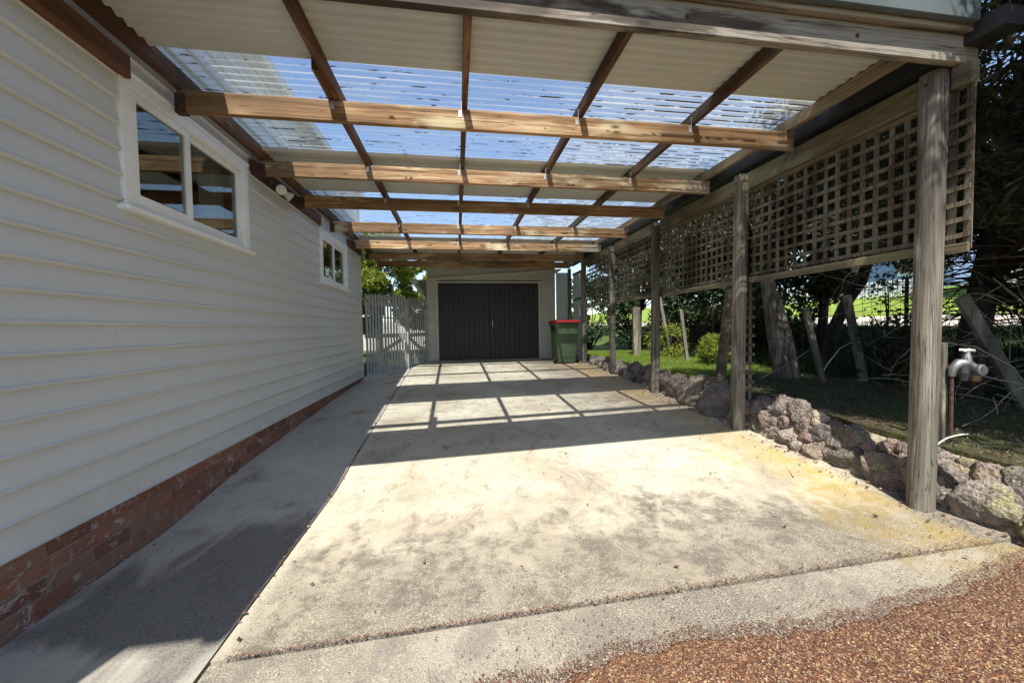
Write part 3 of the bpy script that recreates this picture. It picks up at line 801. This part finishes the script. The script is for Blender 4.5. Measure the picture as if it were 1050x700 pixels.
# ------------------------------------------------------------------ garage
GY = 10.3
ga = thing('garage', (1, GY, .53), 'small pale weatherboard garage with charcoal double doors at the end of the drive', 'garage')
mb = MB(); zz = .45
def gboard(x0, x1, z0, z1): mb.prism([(GY - .006, z0), (GY - .030, z0), (GY - .006, z1), (GY + .02, z1), (GY + .02, z0)], 0, x0, x1)
while zz < 3.25:
    z1 = zz + .14
    if zz < 2.60:
        gboard(-.745, -.50, zz, z1); gboard(2.33, 2.76, zz, z1)
    else: gboard(-.745, 2.76, zz, z1)
    zz += .14
mb.box(-.74, -.70, GY + .02, 15.5, .4, 2.75).box(2.71, 2.75, GY + .02, 15.5, .4, 3.1).box(-.74, 2.75, 15.5, 15.55, .4, 3.0)
mb.box(-.70, 2.70, GY + .4, GY + .45, .4, 3.0)
mb.build('wall', MAT['garage_board'], ga)
MB().box(-.765, -.70, GY - .045, GY - .024, .45, 2.70).build('corner_board', MAT['garage_board'], ga, bevel=.003)
MB().prism([(-.76, 2.665), (2.76, 2.93), (2.76, 3.0), (-.76, 2.735)], 1, GY - .06, GY - .024).build('barge_board', MAT['garage_board'], ga, bevel=.004)
MB().box(-.535, -.472, GY - .05, GY - .01, .50, 2.66).box(2.275, 2.335, GY - .05, GY - .01, .50, 2.66).box(-.472, 2.275, GY - .05, GY - .01, 2.612, 2.66).build('door_frame', MAT['garage_board'], ga, bevel=.003)
for a, b, nm in ((-.468, .895, 'left'), (.905, 2.272, 'right')):
    mb = MB(); n = 10; w = (b - a) / n; off = 0 if nm == 'left' else .012
    for i in range(n): mb.box(a + i * w + .003, a + (i + 1) * w - .003, GY - .03 - off, GY - .008, .565, 2.605)
    mb.box(a, b, GY - .012, GY, .57, 2.60)
    d_ = mb.build('door', MAT['door_charcoal'], ga, bevel=.003)
    if nm == 'right':
        MB().tube([(.98, GY - .05, 1.42), (.98, GY - .085, 1.44), (.98, GY - .085, 1.58), (.98, GY - .05, 1.60)], .010, 8).build('handle', MAT['zinc'], d_)
MB().prism([(-1.0, 2.66), (2.95, 2.98), (2.95, 3.02), (-1.0, 2.70)], 1, GY + .03, 15.6).build('roof', MAT['roof_steel_grey'], ga)
MB().box(-1.13, -1.0, GY - .15, 15.6, 2.60, 2.71).build('gutter', MAT['gutter_white'], ga, bevel=.01)
MB().tube([(-1.06, GY - .1, 2.62), (-1.06, GY - .1, 2.55), (-.82, GY - .07, 2.22), (-.80, GY - .07, 2.1), (-.80, GY - .07, .55)], .032, 10).build('downpipe', MAT['gutter_white'], ga, autos=.6)

# ------------------------------------------------------------------ gate between house and garage
A = Vector((-1.97, 8.42, 0)); B = Vector((-1.16, 9.05, 0)); C_ = Vector((-.74, 9.98, 0))
gt = thing('picket_gate', (-1.5, 8.75, .4), 'grey picket gate with diagonal brace beside the house corner', 'gate')
def pickets(a, b, n, parent, top=2.17, base=.05):
    mb = MB()
    d = (b - a).normalized(); nrm = Vector((d.y, -d.x, 0))
    for i in range(n):
        p = a + (b - a) * ((i + .5) / n); w = .042
        g = gz(p.x, p.y) + base; tp = top + random.uniform(-.012, .012)
        q0, q1 = p - d * w / 2, p + d * w / 2; o = nrm * .018
        def P3(v, z, s): return (v.x + o.x * s, v.y + o.y * s, z)
        vs = [P3(q0, g, 1), P3(q1, g, 1), P3(q1, tp - .03, 1), P3(p, tp, 1), P3(q0, tp - .03, 1), P3(q0, g, 0), P3(q1, g, 0), P3(q1, tp - .03, 0), P3(p, tp, 0), P3(q0, tp - .03, 0)]
        mb.add(vs, [(0, 1, 2, 3, 4), (9, 8, 7, 6, 5), (0, 5, 6, 1), (1, 6, 7, 2), (2, 7, 8, 3), (3, 8, 9, 4), (4, 9, 5, 0)])
    mb.build('pickets', MAT['gate_paint'], parent)
    back = -nrm * .02
    for zz in (.72, 1.25, 1.95): MB().bar((a + back) + Vector((0, 0, zz)), (b + back) + Vector((0, 0, zz)), .035, .09).build('rail', MAT['gate_paint'], parent, bevel=.003)
    return back
bk = pickets(A + Vector((.03, .02, 0)), B, 14, gt)
MB().bar(A + bk + Vector((.05, .03, .70)), B + bk + Vector((0, 0, 1.22)), .03, .08).build('brace', MAT['gate_paint'], gt)
MB().bar(B + Vector((0, .05, .4)), B + Vector((0, .05, 2.1)), .09, .09, (0, 1, 0)).build('gate_post', MAT['gate_paint'], gt, bevel=.004)
gt2 = thing('picket_gate', (-1.0, 9.6, .45), 'grey picket gate leaf standing against the garage downpipe', 'gate')
B2 = B + Vector((.03, .10, 0))
bk = pickets(B2, C_, 9, gt2, 2.15)
MB().bar(B2 + bk + Vector((0, 0, 1.22)), C_ + bk + Vector((0, 0, .72)), .03, .08).build('brace', MAT['gate_paint'], gt2)

# ------------------------------------------------------------------ wheelie bin
bz = gz(2.7, 9.25)
bn = thing('wheelie_bin', (2.70, 9.25, bz), 'green wheelie bin with red lid at the far end of the drive', 'bin')
def ring(w, d, zz, r=.05, cy0=0):
    pts = []
    for sx, sy, a0 in ((1, 1, 0), (-1, 1, 90), (-1, -1, 180), (1, -1, 270)):
        for k in range(5):
            a = R(a0 + k * 22.5); pts.append((2.70 + sx * (w / 2 - r) + r * math.cos(a), 9.25 + cy0 + sy * (d / 2 - r) + r * math.sin(a), zz))
    return pts
def loft(rings):
    mb = MB(); n = len(rings[0]); vs = [p for r_ in rings for p in r_]
    fs = [(i * n + k, i * n + (k + 1) % n, (i + 1) * n + (k + 1) % n, (i + 1) * n + k) for i in range(len(rings) - 1) for k in range(n)]
    fs += [tuple(range(n)), tuple(range((len(rings) - 1) * n, len(rings) * n))]
    return mb.add(vs, fs)
body = loft([ring(.46, .52, bz + .02), ring(.48, .54, bz + .06), ring(.56, .66, bz + .90), ring(.56, .66, bz + .905), ring(.60, .70, bz + .92), ring(.60, .70, bz + .985)]).build('body', MAT['bin_green'], bn, autos=.6)
loft([ring(.63, .76, bz + .987, .06), ring(.635, .77, bz + 1.03, .06), ring(.60, .73, bz + 1.058, .06), ring(.4, .5, bz + 1.075, .06)]).build('lid', MAT['bin_red'], bn, autos=.5)
for sx in (-.235, .235):
    x = 2.70 + sx + (.06 if sx > 0 else -.06)
    w_ = MB().tube([(x - .025, 9.05, bz + .10), (x - .02, 9.05, bz + .10), (x + .02, 9.05, bz + .10), (x + .025, 9.05, bz + .10)], [.085, .10, .10, .085], 20).build('wheel', MAT['black_plastic'], bn, autos=.6)
    MB().tube([(x - .03, 9.05, bz + .10), (x + .03, 9.05, bz + .10)], .045, 14).build('hub', MAT['steel'], w_, autos=.6)
MB().tube([(2.46, 8.90, bz + 1.0), (2.46, 8.86, bz + .99), (2.94, 8.86, bz + .99), (2.94, 8.90, bz + 1.0)], .016, 8).build('handle', MAT['black_plastic'], bn)
MB().box(2.40, 2.415, 9.1, 9.4, bz + .80, bz + .93).build('rim_pocket', MAT['black_plastic'], bn)

# ------------------------------------------------------------------ garden tap on its stake
tp = thing('garden_tap', (3.50, 2.25, .45), 'grey garden tap with hose fittings on a pale stake beside the front post', 'tap')
MB().bar((3.60, 2.29, .36), (3.555, 2.28, 1.22), .045, .035, (0, 1, 0)).build('stake', MAT['post_timber'], tp, bevel=.003)
MB().tube([(3.60, 2.245, .40), (3.575, 2.235, 1.0)], .011, 8).build('riser_pipe', MAT['rusty_steel'], tp)
MB().tube([(3.575, 2.235, .98), (3.58, 2.23, 1.04), (3.605, 2.215, 1.075), (3.65, 2.20, 1.075), (3.685, 2.19, 1.05), (3.70, 2.185, .99)], [.02, .029, .034, .034, .03, .022], 14).build('valve_body', MAT['steel'], tp, autos=.8)
MB().tube([(3.648, 2.20, 1.09), (3.648, 2.20, 1.12), (3.65, 2.20, 1.165)], [.03, .026, .014], 12).build('spindle', MAT['steel'], tp)
MB().tube([(3.60, 2.18, 1.172), (3.65, 2.20, 1.168), (3.70, 2.22, 1.172)], [.010, .014, .010], 8).tube([(3.638, 2.235, 1.17), (3.662, 2.165, 1.17)], .010, 8).build('tap_handle', MAT['lamp_white'], tp)
MB().tube([(3.685, 2.13, 1.03), (3.685, 2.135, 1.03), (3.685, 2.19, 1.03), (3.685, 2.195, 1.03)], [.036, .042, .042, .036], 18).build('hose_timer', MAT['steel'], tp, autos=.7)
MB().tube([(3.70, 2.18, 1.0), (3.702, 2.18, .955), (3.702, 2.18, .945)], [.028, .028, .02], 12).build('hose_fitting', MAT['brass'], tp, autos=.7)
MB().tube([(3.625, 2.20, 1.05), (3.61, 2.19, 1.0), (3.60, 2.185, .95)], [.03, .032, .022], 12).build('side_outlet', MAT['black_plastic'], tp)
t = MB().tube([(3.46, 2.25, .44), (3.475, 2.245, .475), (3.50, 2.235, .505), (3.535, 2.225, .53), (3.575, 2.21, .547), (3.62, 2.20, .557), (3.66, 2.19, .56)], .005, 6).build('irrigation_hose', MAT['hose_white'])
tag(t, 'thin pale poly hose curling out of the rocks at the foot of the tap', 'hose')

# ------------------------------------------------------------------ stakes, logs, fence
def stake(a, b, w, h, label, cat='stake', mat='stake_timber', group=None, name='timber_stake'):
    return tag(MB().bar(a, b, w, h, (.2, 1, 0)).build(name, MAT[mat], bevel=.006), label, cat, group)
stake((4.12, 5.40, .42), (4.36, 5.46, 1.95), .12, .12, 'brown round prop leaning behind the second post', 'prop', 'plank_timber', name='timber_prop')
stake((5.42, 4.84, .4), (5.22, 4.98, 1.62), .075, .06, 'thin grey stake leaning left behind the lawn, the shorter of two')
stake((5.96, 4.70, .4), (5.68, 4.76, 1.78), .10, .06, 'wide grey stake leaning left in front of the dark tree trunk')
stake((5.85, 3.0, .35), (4.92, 3.02, 1.62), .12, .05, 'grey plank leaning steeply at the right edge by the big tree', 'plank', name='leaning_plank')
for y_, x_ in ((9.4, 6.5), (8.3, 6.35), (7.2, 6.3)):
    pass
stake((5.3, 8.0, .45), (5.15, 8.05, 1.75), .07, .06, 'pale stake by the garden bed seen behind the third post')
stake((5.75, 9.4, .45), (5.45, 9.5, 2.15), .08, .06, 'pale leaning stake in the garden bed between third and fourth posts')
stake((5.0, 9.9, .45), (4.97, 9.9, 1.9), .20, .16, 'stout whitish grey post on the lawn behind the fourth carport post', 'post', 'post_timber', name='garden_post')
# split log post (two trunks)
t = thing('split_log', (5.15, 5.33, .45), 'thick grey split log leaning beneath the lattice', 'log')
MB().tube([(5.20, 5.30, .40), (5.08, 5.34, 1.1), (4.92, 5.36, 2.1)], [.13, .115, .10], 14, .05).build('main_half', MAT['grey_bark'], t, autos=.8)
MB().tube([(5.36, 5.26, .40), (5.24, 5.30, 1.1), (5.02, 5.33, 1.9)], [.09, .085, .06], 12, .05).build('split_half', MAT['grey_bark'], t, autos=.8)
# wire fence along the foot of the bank
t = thing('wire_fence', (6.2, 7, .5), 'rusty wire mesh fence running along the foot of the dark bank', 'fence')
mb = MB(); r_ = .0022
for k in range(12): mb.tube([(6.2, y, lawn_z(6.2, y) + .06 + k * .125) for y in lin(2.2, 11.6, 12)], r_, 3, caps=False)
for y in np.arange(2.2, 11.6, .125): mb.tube([(6.2, y, lawn_z(6.2, y)), (6.2, y, lawn_z(6.2, y) + 1.45)], r_, 3, caps=False)
mb.build('wire_mesh', MAT['rusty_steel'], t)
for y in (2.4, 4.4, 6.4, 8.4, 10.4): MB().tube([(6.23, y, .3), (6.23, y, 2.0)], .022, 7).build('fence_post', MAT['rusty_steel'], t)

# ------------------------------------------------------------------ foliage
def leaves(centres, radii, n, size, aspect=.45, droop=0., flat=1.0):
    centres = np.array(centres, float); radii = np.array(radii, float)
    if radii.ndim == 1: radii = np.stack([radii] * 3, 1)
    wt = (radii.prod(1)) ** .67; idx = rng.choice(len(centres), n, p=wt / wt.sum())
    d = rng.normal(size=(n, 3)); d /= np.linalg.norm(d, axis=1)[:, None]
    rr = rng.uniform(.35, 1, n) ** .6
    p = centres[idx] + d * radii[idx] * rr[:, None]
    u = rng.normal(size=(n, 3)); u[:, 2] = u[:, 2] * flat - droop; u /= np.linalg.norm(u, axis=1)[:, None]
    w = np.cross(u, rng.normal(size=(n, 3))); w /= np.linalg.norm(w, axis=1)[:, None]
    s = size * rng.uniform(.6, 1.4, n)[:, None]
    a = p - u * s * .5; b = p + w * s * aspect * .5; c = p + u * s * .5; e = p - w * s * aspect * .5
    V = np.stack([a, b, c, e], 1).reshape(-1, 3); F = np.arange(4 * n).reshape(-1, 4)
    return V, F
def clumps(c, rad, k, rmin, rmax, squash=.8, ok=None):
    out = []; rs = []
    while len(out) < k:
        d = np.array([random.gauss(0, 1) for _ in range(3)]); d /= np.linalg.norm(d)
        p = np.array(c) + d * np.array(rad) * random.uniform(.3, 1) ** .5
        if ok and not ok(p): continue
        r = random.uniform(rmin, rmax); out.append(p); rs.append((r, r, r * squash))
    return out, rs

# the big conifer to the right: trunk leaning, crown over the lawn
tr = thing('conifer_tree', (6.1, 3.6, .5), 'big dark conifer with shaggy crown overhanging the lawn at right', 'tree')
tm = MB(); tm.tube([(6.0, 3.62, .4), (6.02, 3.58, 1.2), (6.12, 3.5, 2.2), (6.2, 3.4, 3.4), (6.1, 3.0, 5.2), (5.9, 2.6, 7.5)], [.17, .13, .115, .11, .10, .04], 12, .06)
def okA(p):
    x, y, z = p
    sx = x + .185 * (z - .5); sy = y + .62 * (z - .5)        # where its shade falls on the lawn
    if sy > 6.35 and sx < 6.2: return False
    hx = x - .185 * 0
    # keep the driveway, posts and the road bank in sun
    if x + .185 * (z - .15) < 3.42 - .05 * (z - 3): return False
    if sx > 8.3: return False
    return z > 2.15 + max(0, 4.6 - x) * 1.6
cs, rs = clumps((5.9, 2.1, 4.9), (3.7, 3.9, 3.3), 330, .30, .62, .6, okA)
for p in cs[:110]:
    q = Vector(p); base = Vector((6.1, 3.2, max(1.6, q.z - .3 + random.uniform(-.8, .3))))
    base = Vector((6.13 if base.z < 4 else 6.05, 3.4 if base.z < 4 else 2.9, min(base.z, 7)))
    mid = (base + q) / 2 + Vector((random.uniform(-.15, .15), random.uniform(-.15, .15), random.uniform(-.1, .25)))
    tm.tube([base, mid, q], [.04, .022, .006], 5, caps=False)
tm.build('trunk', MAT['dark_bark'], tr, autos=.8)
V, F = leaves(cs, rs, 230000, .105, .2, .35, .8)
raw('crown', V, F, MAT['conifer_leaf'], tr)
# bare drooping twigs round the trunk
def branch(pts, r0, r1, mat, label, name='dead_branch', group='bare branches in the thicket under the conifer'):
    n = len(pts); return tag(MB().tube(pts, [r0 + (r1 - r0) * i / (n - 1) for i in range(n)], 6, caps=True).build(name, MAT[mat]), label, 'branch', group)
tb = MB()
for k in range(150):
    z0 = random.uniform(1.3, 3.2); a = random.uniform(0, 6.28); L = random.uniform(.5, 1.5)
    p = Vector((6.05, 3.55, z0)); pts = [p]
    d = Vector((math.cos(a), math.sin(a), random.uniform(-.3, .35)))
    for s in range(5):
        d = (d + Vector((random.gauss(0, .22), random.gauss(0, .22), random.gauss(-.1, .2)))).normalized(); pts.append(pts[-1] + d * L / 5)
    tb.tube(pts, [.011, .009, .007, .006, .004, .002], 4, caps=False)
tb.build('dead_twigs', MAT['dark_bark'], tr)
tb = MB()
for k in range(130):
    p = Vector((random.uniform(4.9, 6.6), random.uniform(2.5, 4.2), random.uniform(.6, 2.3))); pts = [p]; a = random.uniform(0, 6.28); L = random.uniform(.4, 1.3)
    d = Vector((math.cos(a), math.sin(a), random.uniform(-.5, .5)))
    for s_ in range(6):
        d = (d + Vector((random.gauss(0, .2), random.gauss(0, .2), random.gauss(-.08, .2)))).normalized(); pts.append(pts[-1] + d * L / 6)
    tb.tube(pts, [.006, .005, .0045, .004, .003, .002, .0015], 4, caps=False)
tb.build('bare_twigs', MAT['dry_twig'], tr)
branch([(5.55, 2.75, .42), (5.0, 2.7, .95), (4.6, 2.72, 1.15), (4.3, 2.8, 1.2)], .012, .004, 'dry_twig', 'pale bare branch slanting across the dark thicket beside the tap')
branch([(6.0, 2.6, .6), (5.4, 2.5, .85), (4.9, 2.6, .82), (4.3, 2.85, .98)], .010, .004, 'dry_twig', 'thin bare branch arching low near the leaning plank')
branch([(5.5, 5.0, .5), (5.62, 4.98, .75), (5.82, 4.95, 1.0), (6.1, 4.9, 1.15)], .008, .004, 'hose_white', 'pale curved branch between the two leaning grey stakes')
branch([(4.7, 5.25, .52), (5.05, 5.1, .75), (5.4, 4.95, 1.05)], .009, .004, 'dry_twig', 'thin pale branch rising from the lawn beside the split log')
for k in range(14):
    x = random.uniform(5.4, 7.2); y = random.uniform(3.0, 5.4); a = random.uniform(0, 6.28); L = random.uniform(.5, 1.3); z = lawn_z(x, y)
    pts = [Vector((x, y, z))]; d = Vector((math.cos(a) * .8, math.sin(a) * .8, random.uniform(.2, .9)))
    for s in range(5): d = (d + Vector((random.gauss(0, .15), random.gauss(0, .15), -.16))).normalized(); pts.append(pts[-1] + d * L / 5)
    branch(pts, .008, .002, 'dry_twig', 'dry brown stick lying in the brush below the conifer')

# dark leaning tree behind the lawn
t = thing('leaning_tree', (6.45, 5.6, .9), 'thin dark crooked trunk leaning right behind the grey stakes', 'tree')
MB().tube([(6.25, 5.55, .5), (6.3, 5.5, 1.25), (6.45, 5.42, 1.7), (6.72, 5.4, 2.05), (6.9, 5.35, 2.7), (7.0, 5.3, 3.6)], [.10, .09, .085, .08, .075, .05], 10, .06).build('trunk', MAT['dark_bark'], t, autos=.8)
cs, rs = clumps((6.7, 5.2, 3.1), (1.5, 1.1, 1.0), 40, .3, .5, .6, lambda p: p[2] > 2.4 and okA(p))
V, F = leaves(cs, rs, 15000, .13, .25, .4); raw('crown', V, F, MAT['conifer_leaf'], t)
# shrubs
def shrub(name, loc, rad, k, n, size, mat, label, cat, stems=6, asp=.45, trunkmat='dark_bark', ok=None):
    t = thing(name, loc, label, cat)
    tm = MB(); c = Vector(loc) + Vector((0, 0, rad[2]))
    cs, rs = clumps(tuple(c), rad, k, .18 * min(rad) + .06, .34 * min(rad) + .12, .9, ok)
    for p in cs[:stems * 3]:
        q = Vector(p); m = (Vector(loc) + q) / 2 + Vector((random.gauss(0, .05), random.gauss(0, .05), .05))
        tm.tube([Vector(loc) - Vector((0, 0, .05)), m, q], [.03 * min(1, rad[2]), .015, .005], 5, caps=False)
    tm.build('stems', MAT[trunkmat], t)
    V, F = leaves(cs, rs, n, size, asp); raw('foliage', V, F, MAT[mat], t); return t
shrub('leafy_shrub', (6.15, 4.55, .5), (.42, .42, .85), 26, 900, .07, 'dark_leaf', 'thin dark leafy shrub standing left of the front post beyond the stakes', 'shrub', 6)
shrub('dark_bush', (7.0, 2.75, .9), (.9, .8, .7), 24, 7000, .10, 'conifer_leaf', 'dark rounded bush at the right edge behind the plank', 'bush')
shrub('tussock_plant', (5.35, 7.3, .45), (.30, .30, .32), 16, 1300, .14, 'bright_leaf', 'green strappy clump beside the third post on the lawn', 'plant', 3, .12)
shrub('garden_plant', (5.6, 9.2, .5), (.45, .5, .45), 18, 1300, .10, 'bright_leaf', 'loose yellow green plant in the bed between third and fourth posts', 'plant', 4, .2)
dk = [(6.9, 7.2, .7, 1.0, 'dense dark shrub behind the tussock plant'), (7.0, 8.8, .8, 1.1, 'tall dark shrub behind the pale leaning stake'), (6.7, 10.4, .6, 1.2, 'dark shrub behind the stout whitish post'), (5.9, 11.9, .5, 1.3, 'dark shrub at the far end of the lawn'), (4.5, 12.3, .5, 1.3, 'dark shrub beyond the bin and fibreglass screen')]
for i, (x, y, rr, h, lb) in enumerate(dk):
    shrub('dark_shrub', (x, y, lawn_z(x, y)), (.9, .9, h), 26, 4200, .12, 'dark_leaf', lb, 'shrub', 6)
# slim trees behind the lattice
for i, (x, y, lb) in enumerate([(7.3, 6.6, 'slim tree behind the second lattice screen'), (7.4, 8.9, 'slim tree behind the third lattice screen'), (6.4, 12.6, 'slim tree behind the farthest lattice screen'), (7.9, 12.2, 'slim tree on the bank farthest back behind the third lattice screen'), (8.0, 10.4, 'slim tree at the road edge behind the second lattice screen')]):
    zb = lawn_z(x, y); t = thing('thicket_tree', (x, y, zb), lb, 'tree')
    tm = MB().tube([(x, y, zb - .1), (x + .1, y, zb + 1.5), (x - .05, y + .1, zb + 3)], [.09, .07, .04], 8, .05)
    cs, rs = clumps((x, y, zb + 2.5), (1.2, 1.3, 1.5), 34, .3, .5, .8, lambda p: p[2] > 1.7 and not ((p[0] + .185 * (p[2] - .5)) < 5.9 and 6.3 < p[1] + .62 * (p[2] - .5) < 11.2))
    for p in cs[:16]: tm.tube([(x + .03, y, zb + 1.2), tuple(p)], [.03, .008], 5, caps=False)
    tm.build('trunk', MAT['dark_bark'], t); V, F = leaves(cs, rs, 20000, .13, .4); raw('crown', V, F, MAT['conifer_leaf'], t)
# sunlit trees behind the gate
for (x, y, h, n, lb) in [(-2.6, 13.2, 4.4, 26000, 'sunlit bushy green tree seen above the picket gate by the house'), (-1.0, 14.6, 4.0, 20000, 'yellow green tree above the gate beside the garage gutter')]:
    zb = .5; t = thing('garden_tree', (x, y, zb), lb, 'tree')
    tm = MB().tube([(x, y, zb - .1), (x + .08, y, zb + h * .35), (x, y, zb + h * .7)], [.12, .09, .04], 8, .05)
    cs, rs = clumps((x, y, zb + h * .6), (1.5, 1.3, h * .42), 60, .22, .42, .85)
    for p in cs[:24]: tm.tube([(x + .05, y, zb + h * .3), tuple(p)], [.03, .008], 5, caps=False)
    tm.build('trunk', MAT['grey_bark'], t); V, F = leaves(cs, rs, n, .12, .5); raw('crown', V, F, MAT['bright_leaf'], t)
# back fence seen through the pickets
t = thing('paling_fence', (-3, 17.5, .5), 'pale timber paling fence behind the gate at the back', 'fence')
mb = MB()
for i in range(60): mb.box(-7 + i * .1, -7 + i * .1 + .09, 17.5, 17.52, .4, 1.75 + random.uniform(-.02, .02))
mb.build('palings', MAT['garage_board'], t); MB().box(-7, -1, 17.53, 17.58, .8, .9).box(-7, -1, 17.53, 17.58, 1.4, 1.5).build('rails', MAT['garage_board'], t)

# ------------------------------------------------------------------ far street: picket fence, houses
t = thing('picket_fence', (16, 14, 4.2), 'distant white picket fence on the grassy rise across the road', 'fence')
mb = MB()
for y in np.arange(10.5, 22, .16): z = lawn_z(16, y); mb.box(15.98, 16.0, y, y + .09, z, z + .62)
mb.build('pickets', MAT['far_white'], t)
mb = MB(); zz = lawn_z(16, 15)
mb.box(16.01, 16.05, 10.5, 22, zz + .1, zz + .17).box(16.01, 16.05, 10.5, 22, zz + .42, zz + .49); mb.build('rails', MAT['far_white'], t)
def far_house(x, y, w, d, h, mat, label, name='cottage'):
    z = lawn_z(x, y) - .4; t = thing(name, (x, y, z), label, 'house')
    mb = MB(); mb.box(x, x + w, y - d / 2, y + d / 2, z, z + h)
    k = int(d / .3)
    for i in range(k): mb.box(x - .015, x - .001, y - d / 2 + i * .3, y - d / 2 + i * .3 + .27, z + .05, z + h - .05)
    mb.build('wall', MAT[mat], t)
    MB().prism([(x - .4, z + h + .01), (x + w + .4, z + h + .01), (x + w / 2, z + h + 1.6)], 1, y - d / 2 - .4, y + d / 2 + .4).build('roof', MAT['far_roof'], t)
    for q in (-.25, .25):
        f = MB().box(x - .05, x - .018, y + q * d - .6, y + q * d + .6, z + 1.0, z + 2.2).build('window', MAT['far_white'], t)
        MB().box(x - .06, x - .052, y + q * d - .5, y + q * d + .5, z + 1.1, z + 2.1).build('pane', MAT['dark_room'], f)
far_house(19, 14.4, 6, 5, 2.6, 'far_blue', 'pale blue cottage beyond the picket fence')
far_house(15.0, 6.9, 6, 4, 3.0, 'far_white', 'white vertical board building across the road at the right edge', 'white_building')
# trees on the skyline across the road
for (x, y, h, lb) in [(24, 30, 7, 'tall green tree far across the road beyond the blue cottage'), (20, 26, 6, 'rounded green tree across the road left of the picket fence')]:
    zb = lawn_z(x, y); t = thing('roadside_tree', (x, y, zb), lb, 'tree')
    cs, rs = clumps((x, y, zb + h * .62), (2.6, 2.6, h * .4), 60, .5, .9, .8)
    tm = MB().tube([(x, y, zb - .2), (x, y, zb + h * .7)], [.25, .08], 8)
    for p in cs[:24]: tm.tube([(x, y, zb + h * .35), tuple(p)], [.06, .015], 5, caps=False)
    tm.build('trunk', MAT['dark_bark'], t); V, F = leaves(cs, rs, 9000, .3, .5); raw('crown', V, F, MAT['dark_leaf'], t)

# ------------------------------------------------------------------ light, sky, camera
SD = Vector((.185, .625, -1)).normalized()
el = math.asin(-SD.z); az = math.atan2(-SD.x, -SD.y)
wd = bpy.data.worlds.new('World'); sc.world = wd; wd.use_nodes = True
n = wd.node_tree.nodes; sky = n.new('ShaderNodeTexSky'); sky.sky_type = 'NISHITA'; sky.sun_disc = False
sky.sun_elevation = el; sky.sun_rotation = az; sky.air_density = 1.0; sky.dust_density = .6; sky.ozone_density = 1.2
wd.node_tree.links.new(sky.outputs[0], n['Background'].inputs[0]); n['Background'].inputs[1].default_value = .13
sun = bpy.data.lights.new('sun', 'SUN'); sun.energy = 5.0; sun.angle = R(.5); sun.color = (1, .965, .90)
so = bpy.data.objects.new('sun', sun); col.objects.link(so); so.rotation_euler = SD.to_track_quat('-Z', 'Y').to_euler(); so.location = (0, -5, 10)

cam = bpy.data.cameras.new('camera'); co = bpy.data.objects.new('camera', cam); col.objects.link(co); sc.camera = co
cam.sensor_width = 36; cam.lens = 385.0 / 1050 * 36; cam.clip_start = .05; cam.clip_end = 500
yaw, pitch, roll = -0.14637888669306837, -0.03596761298431639, .015
M = Matrix.Rotation(yaw, 3, 'Z') @ Matrix.Rotation(pitch, 3, 'X') @ Matrix.Rotation(roll, 3, 'Y')
r, fw, up = M.col[0], M.col[1], M.col[2]
co.matrix_world = Matrix(((r.x, up.x, -fw.x, 0), (r.y, up.y, -fw.y, 0), (r.z, up.z, -fw.z, 1.38), (0, 0, 0, 1)))

sc.render.engine = 'CYCLES'
sc.cycles.use_denoising = True
sc.cycles.max_bounces = 10; sc.cycles.diffuse_bounces = 5; sc.cycles.transparent_max_bounces = 20
sc.cycles.sample_clamp_indirect = 8
vs_ = sc.view_settings; vs_.view_transform = 'Standard'; vs_.look = 'None'; vs_.exposure = .9; vs_.gamma = 1; vs_.use_curve_mapping = False
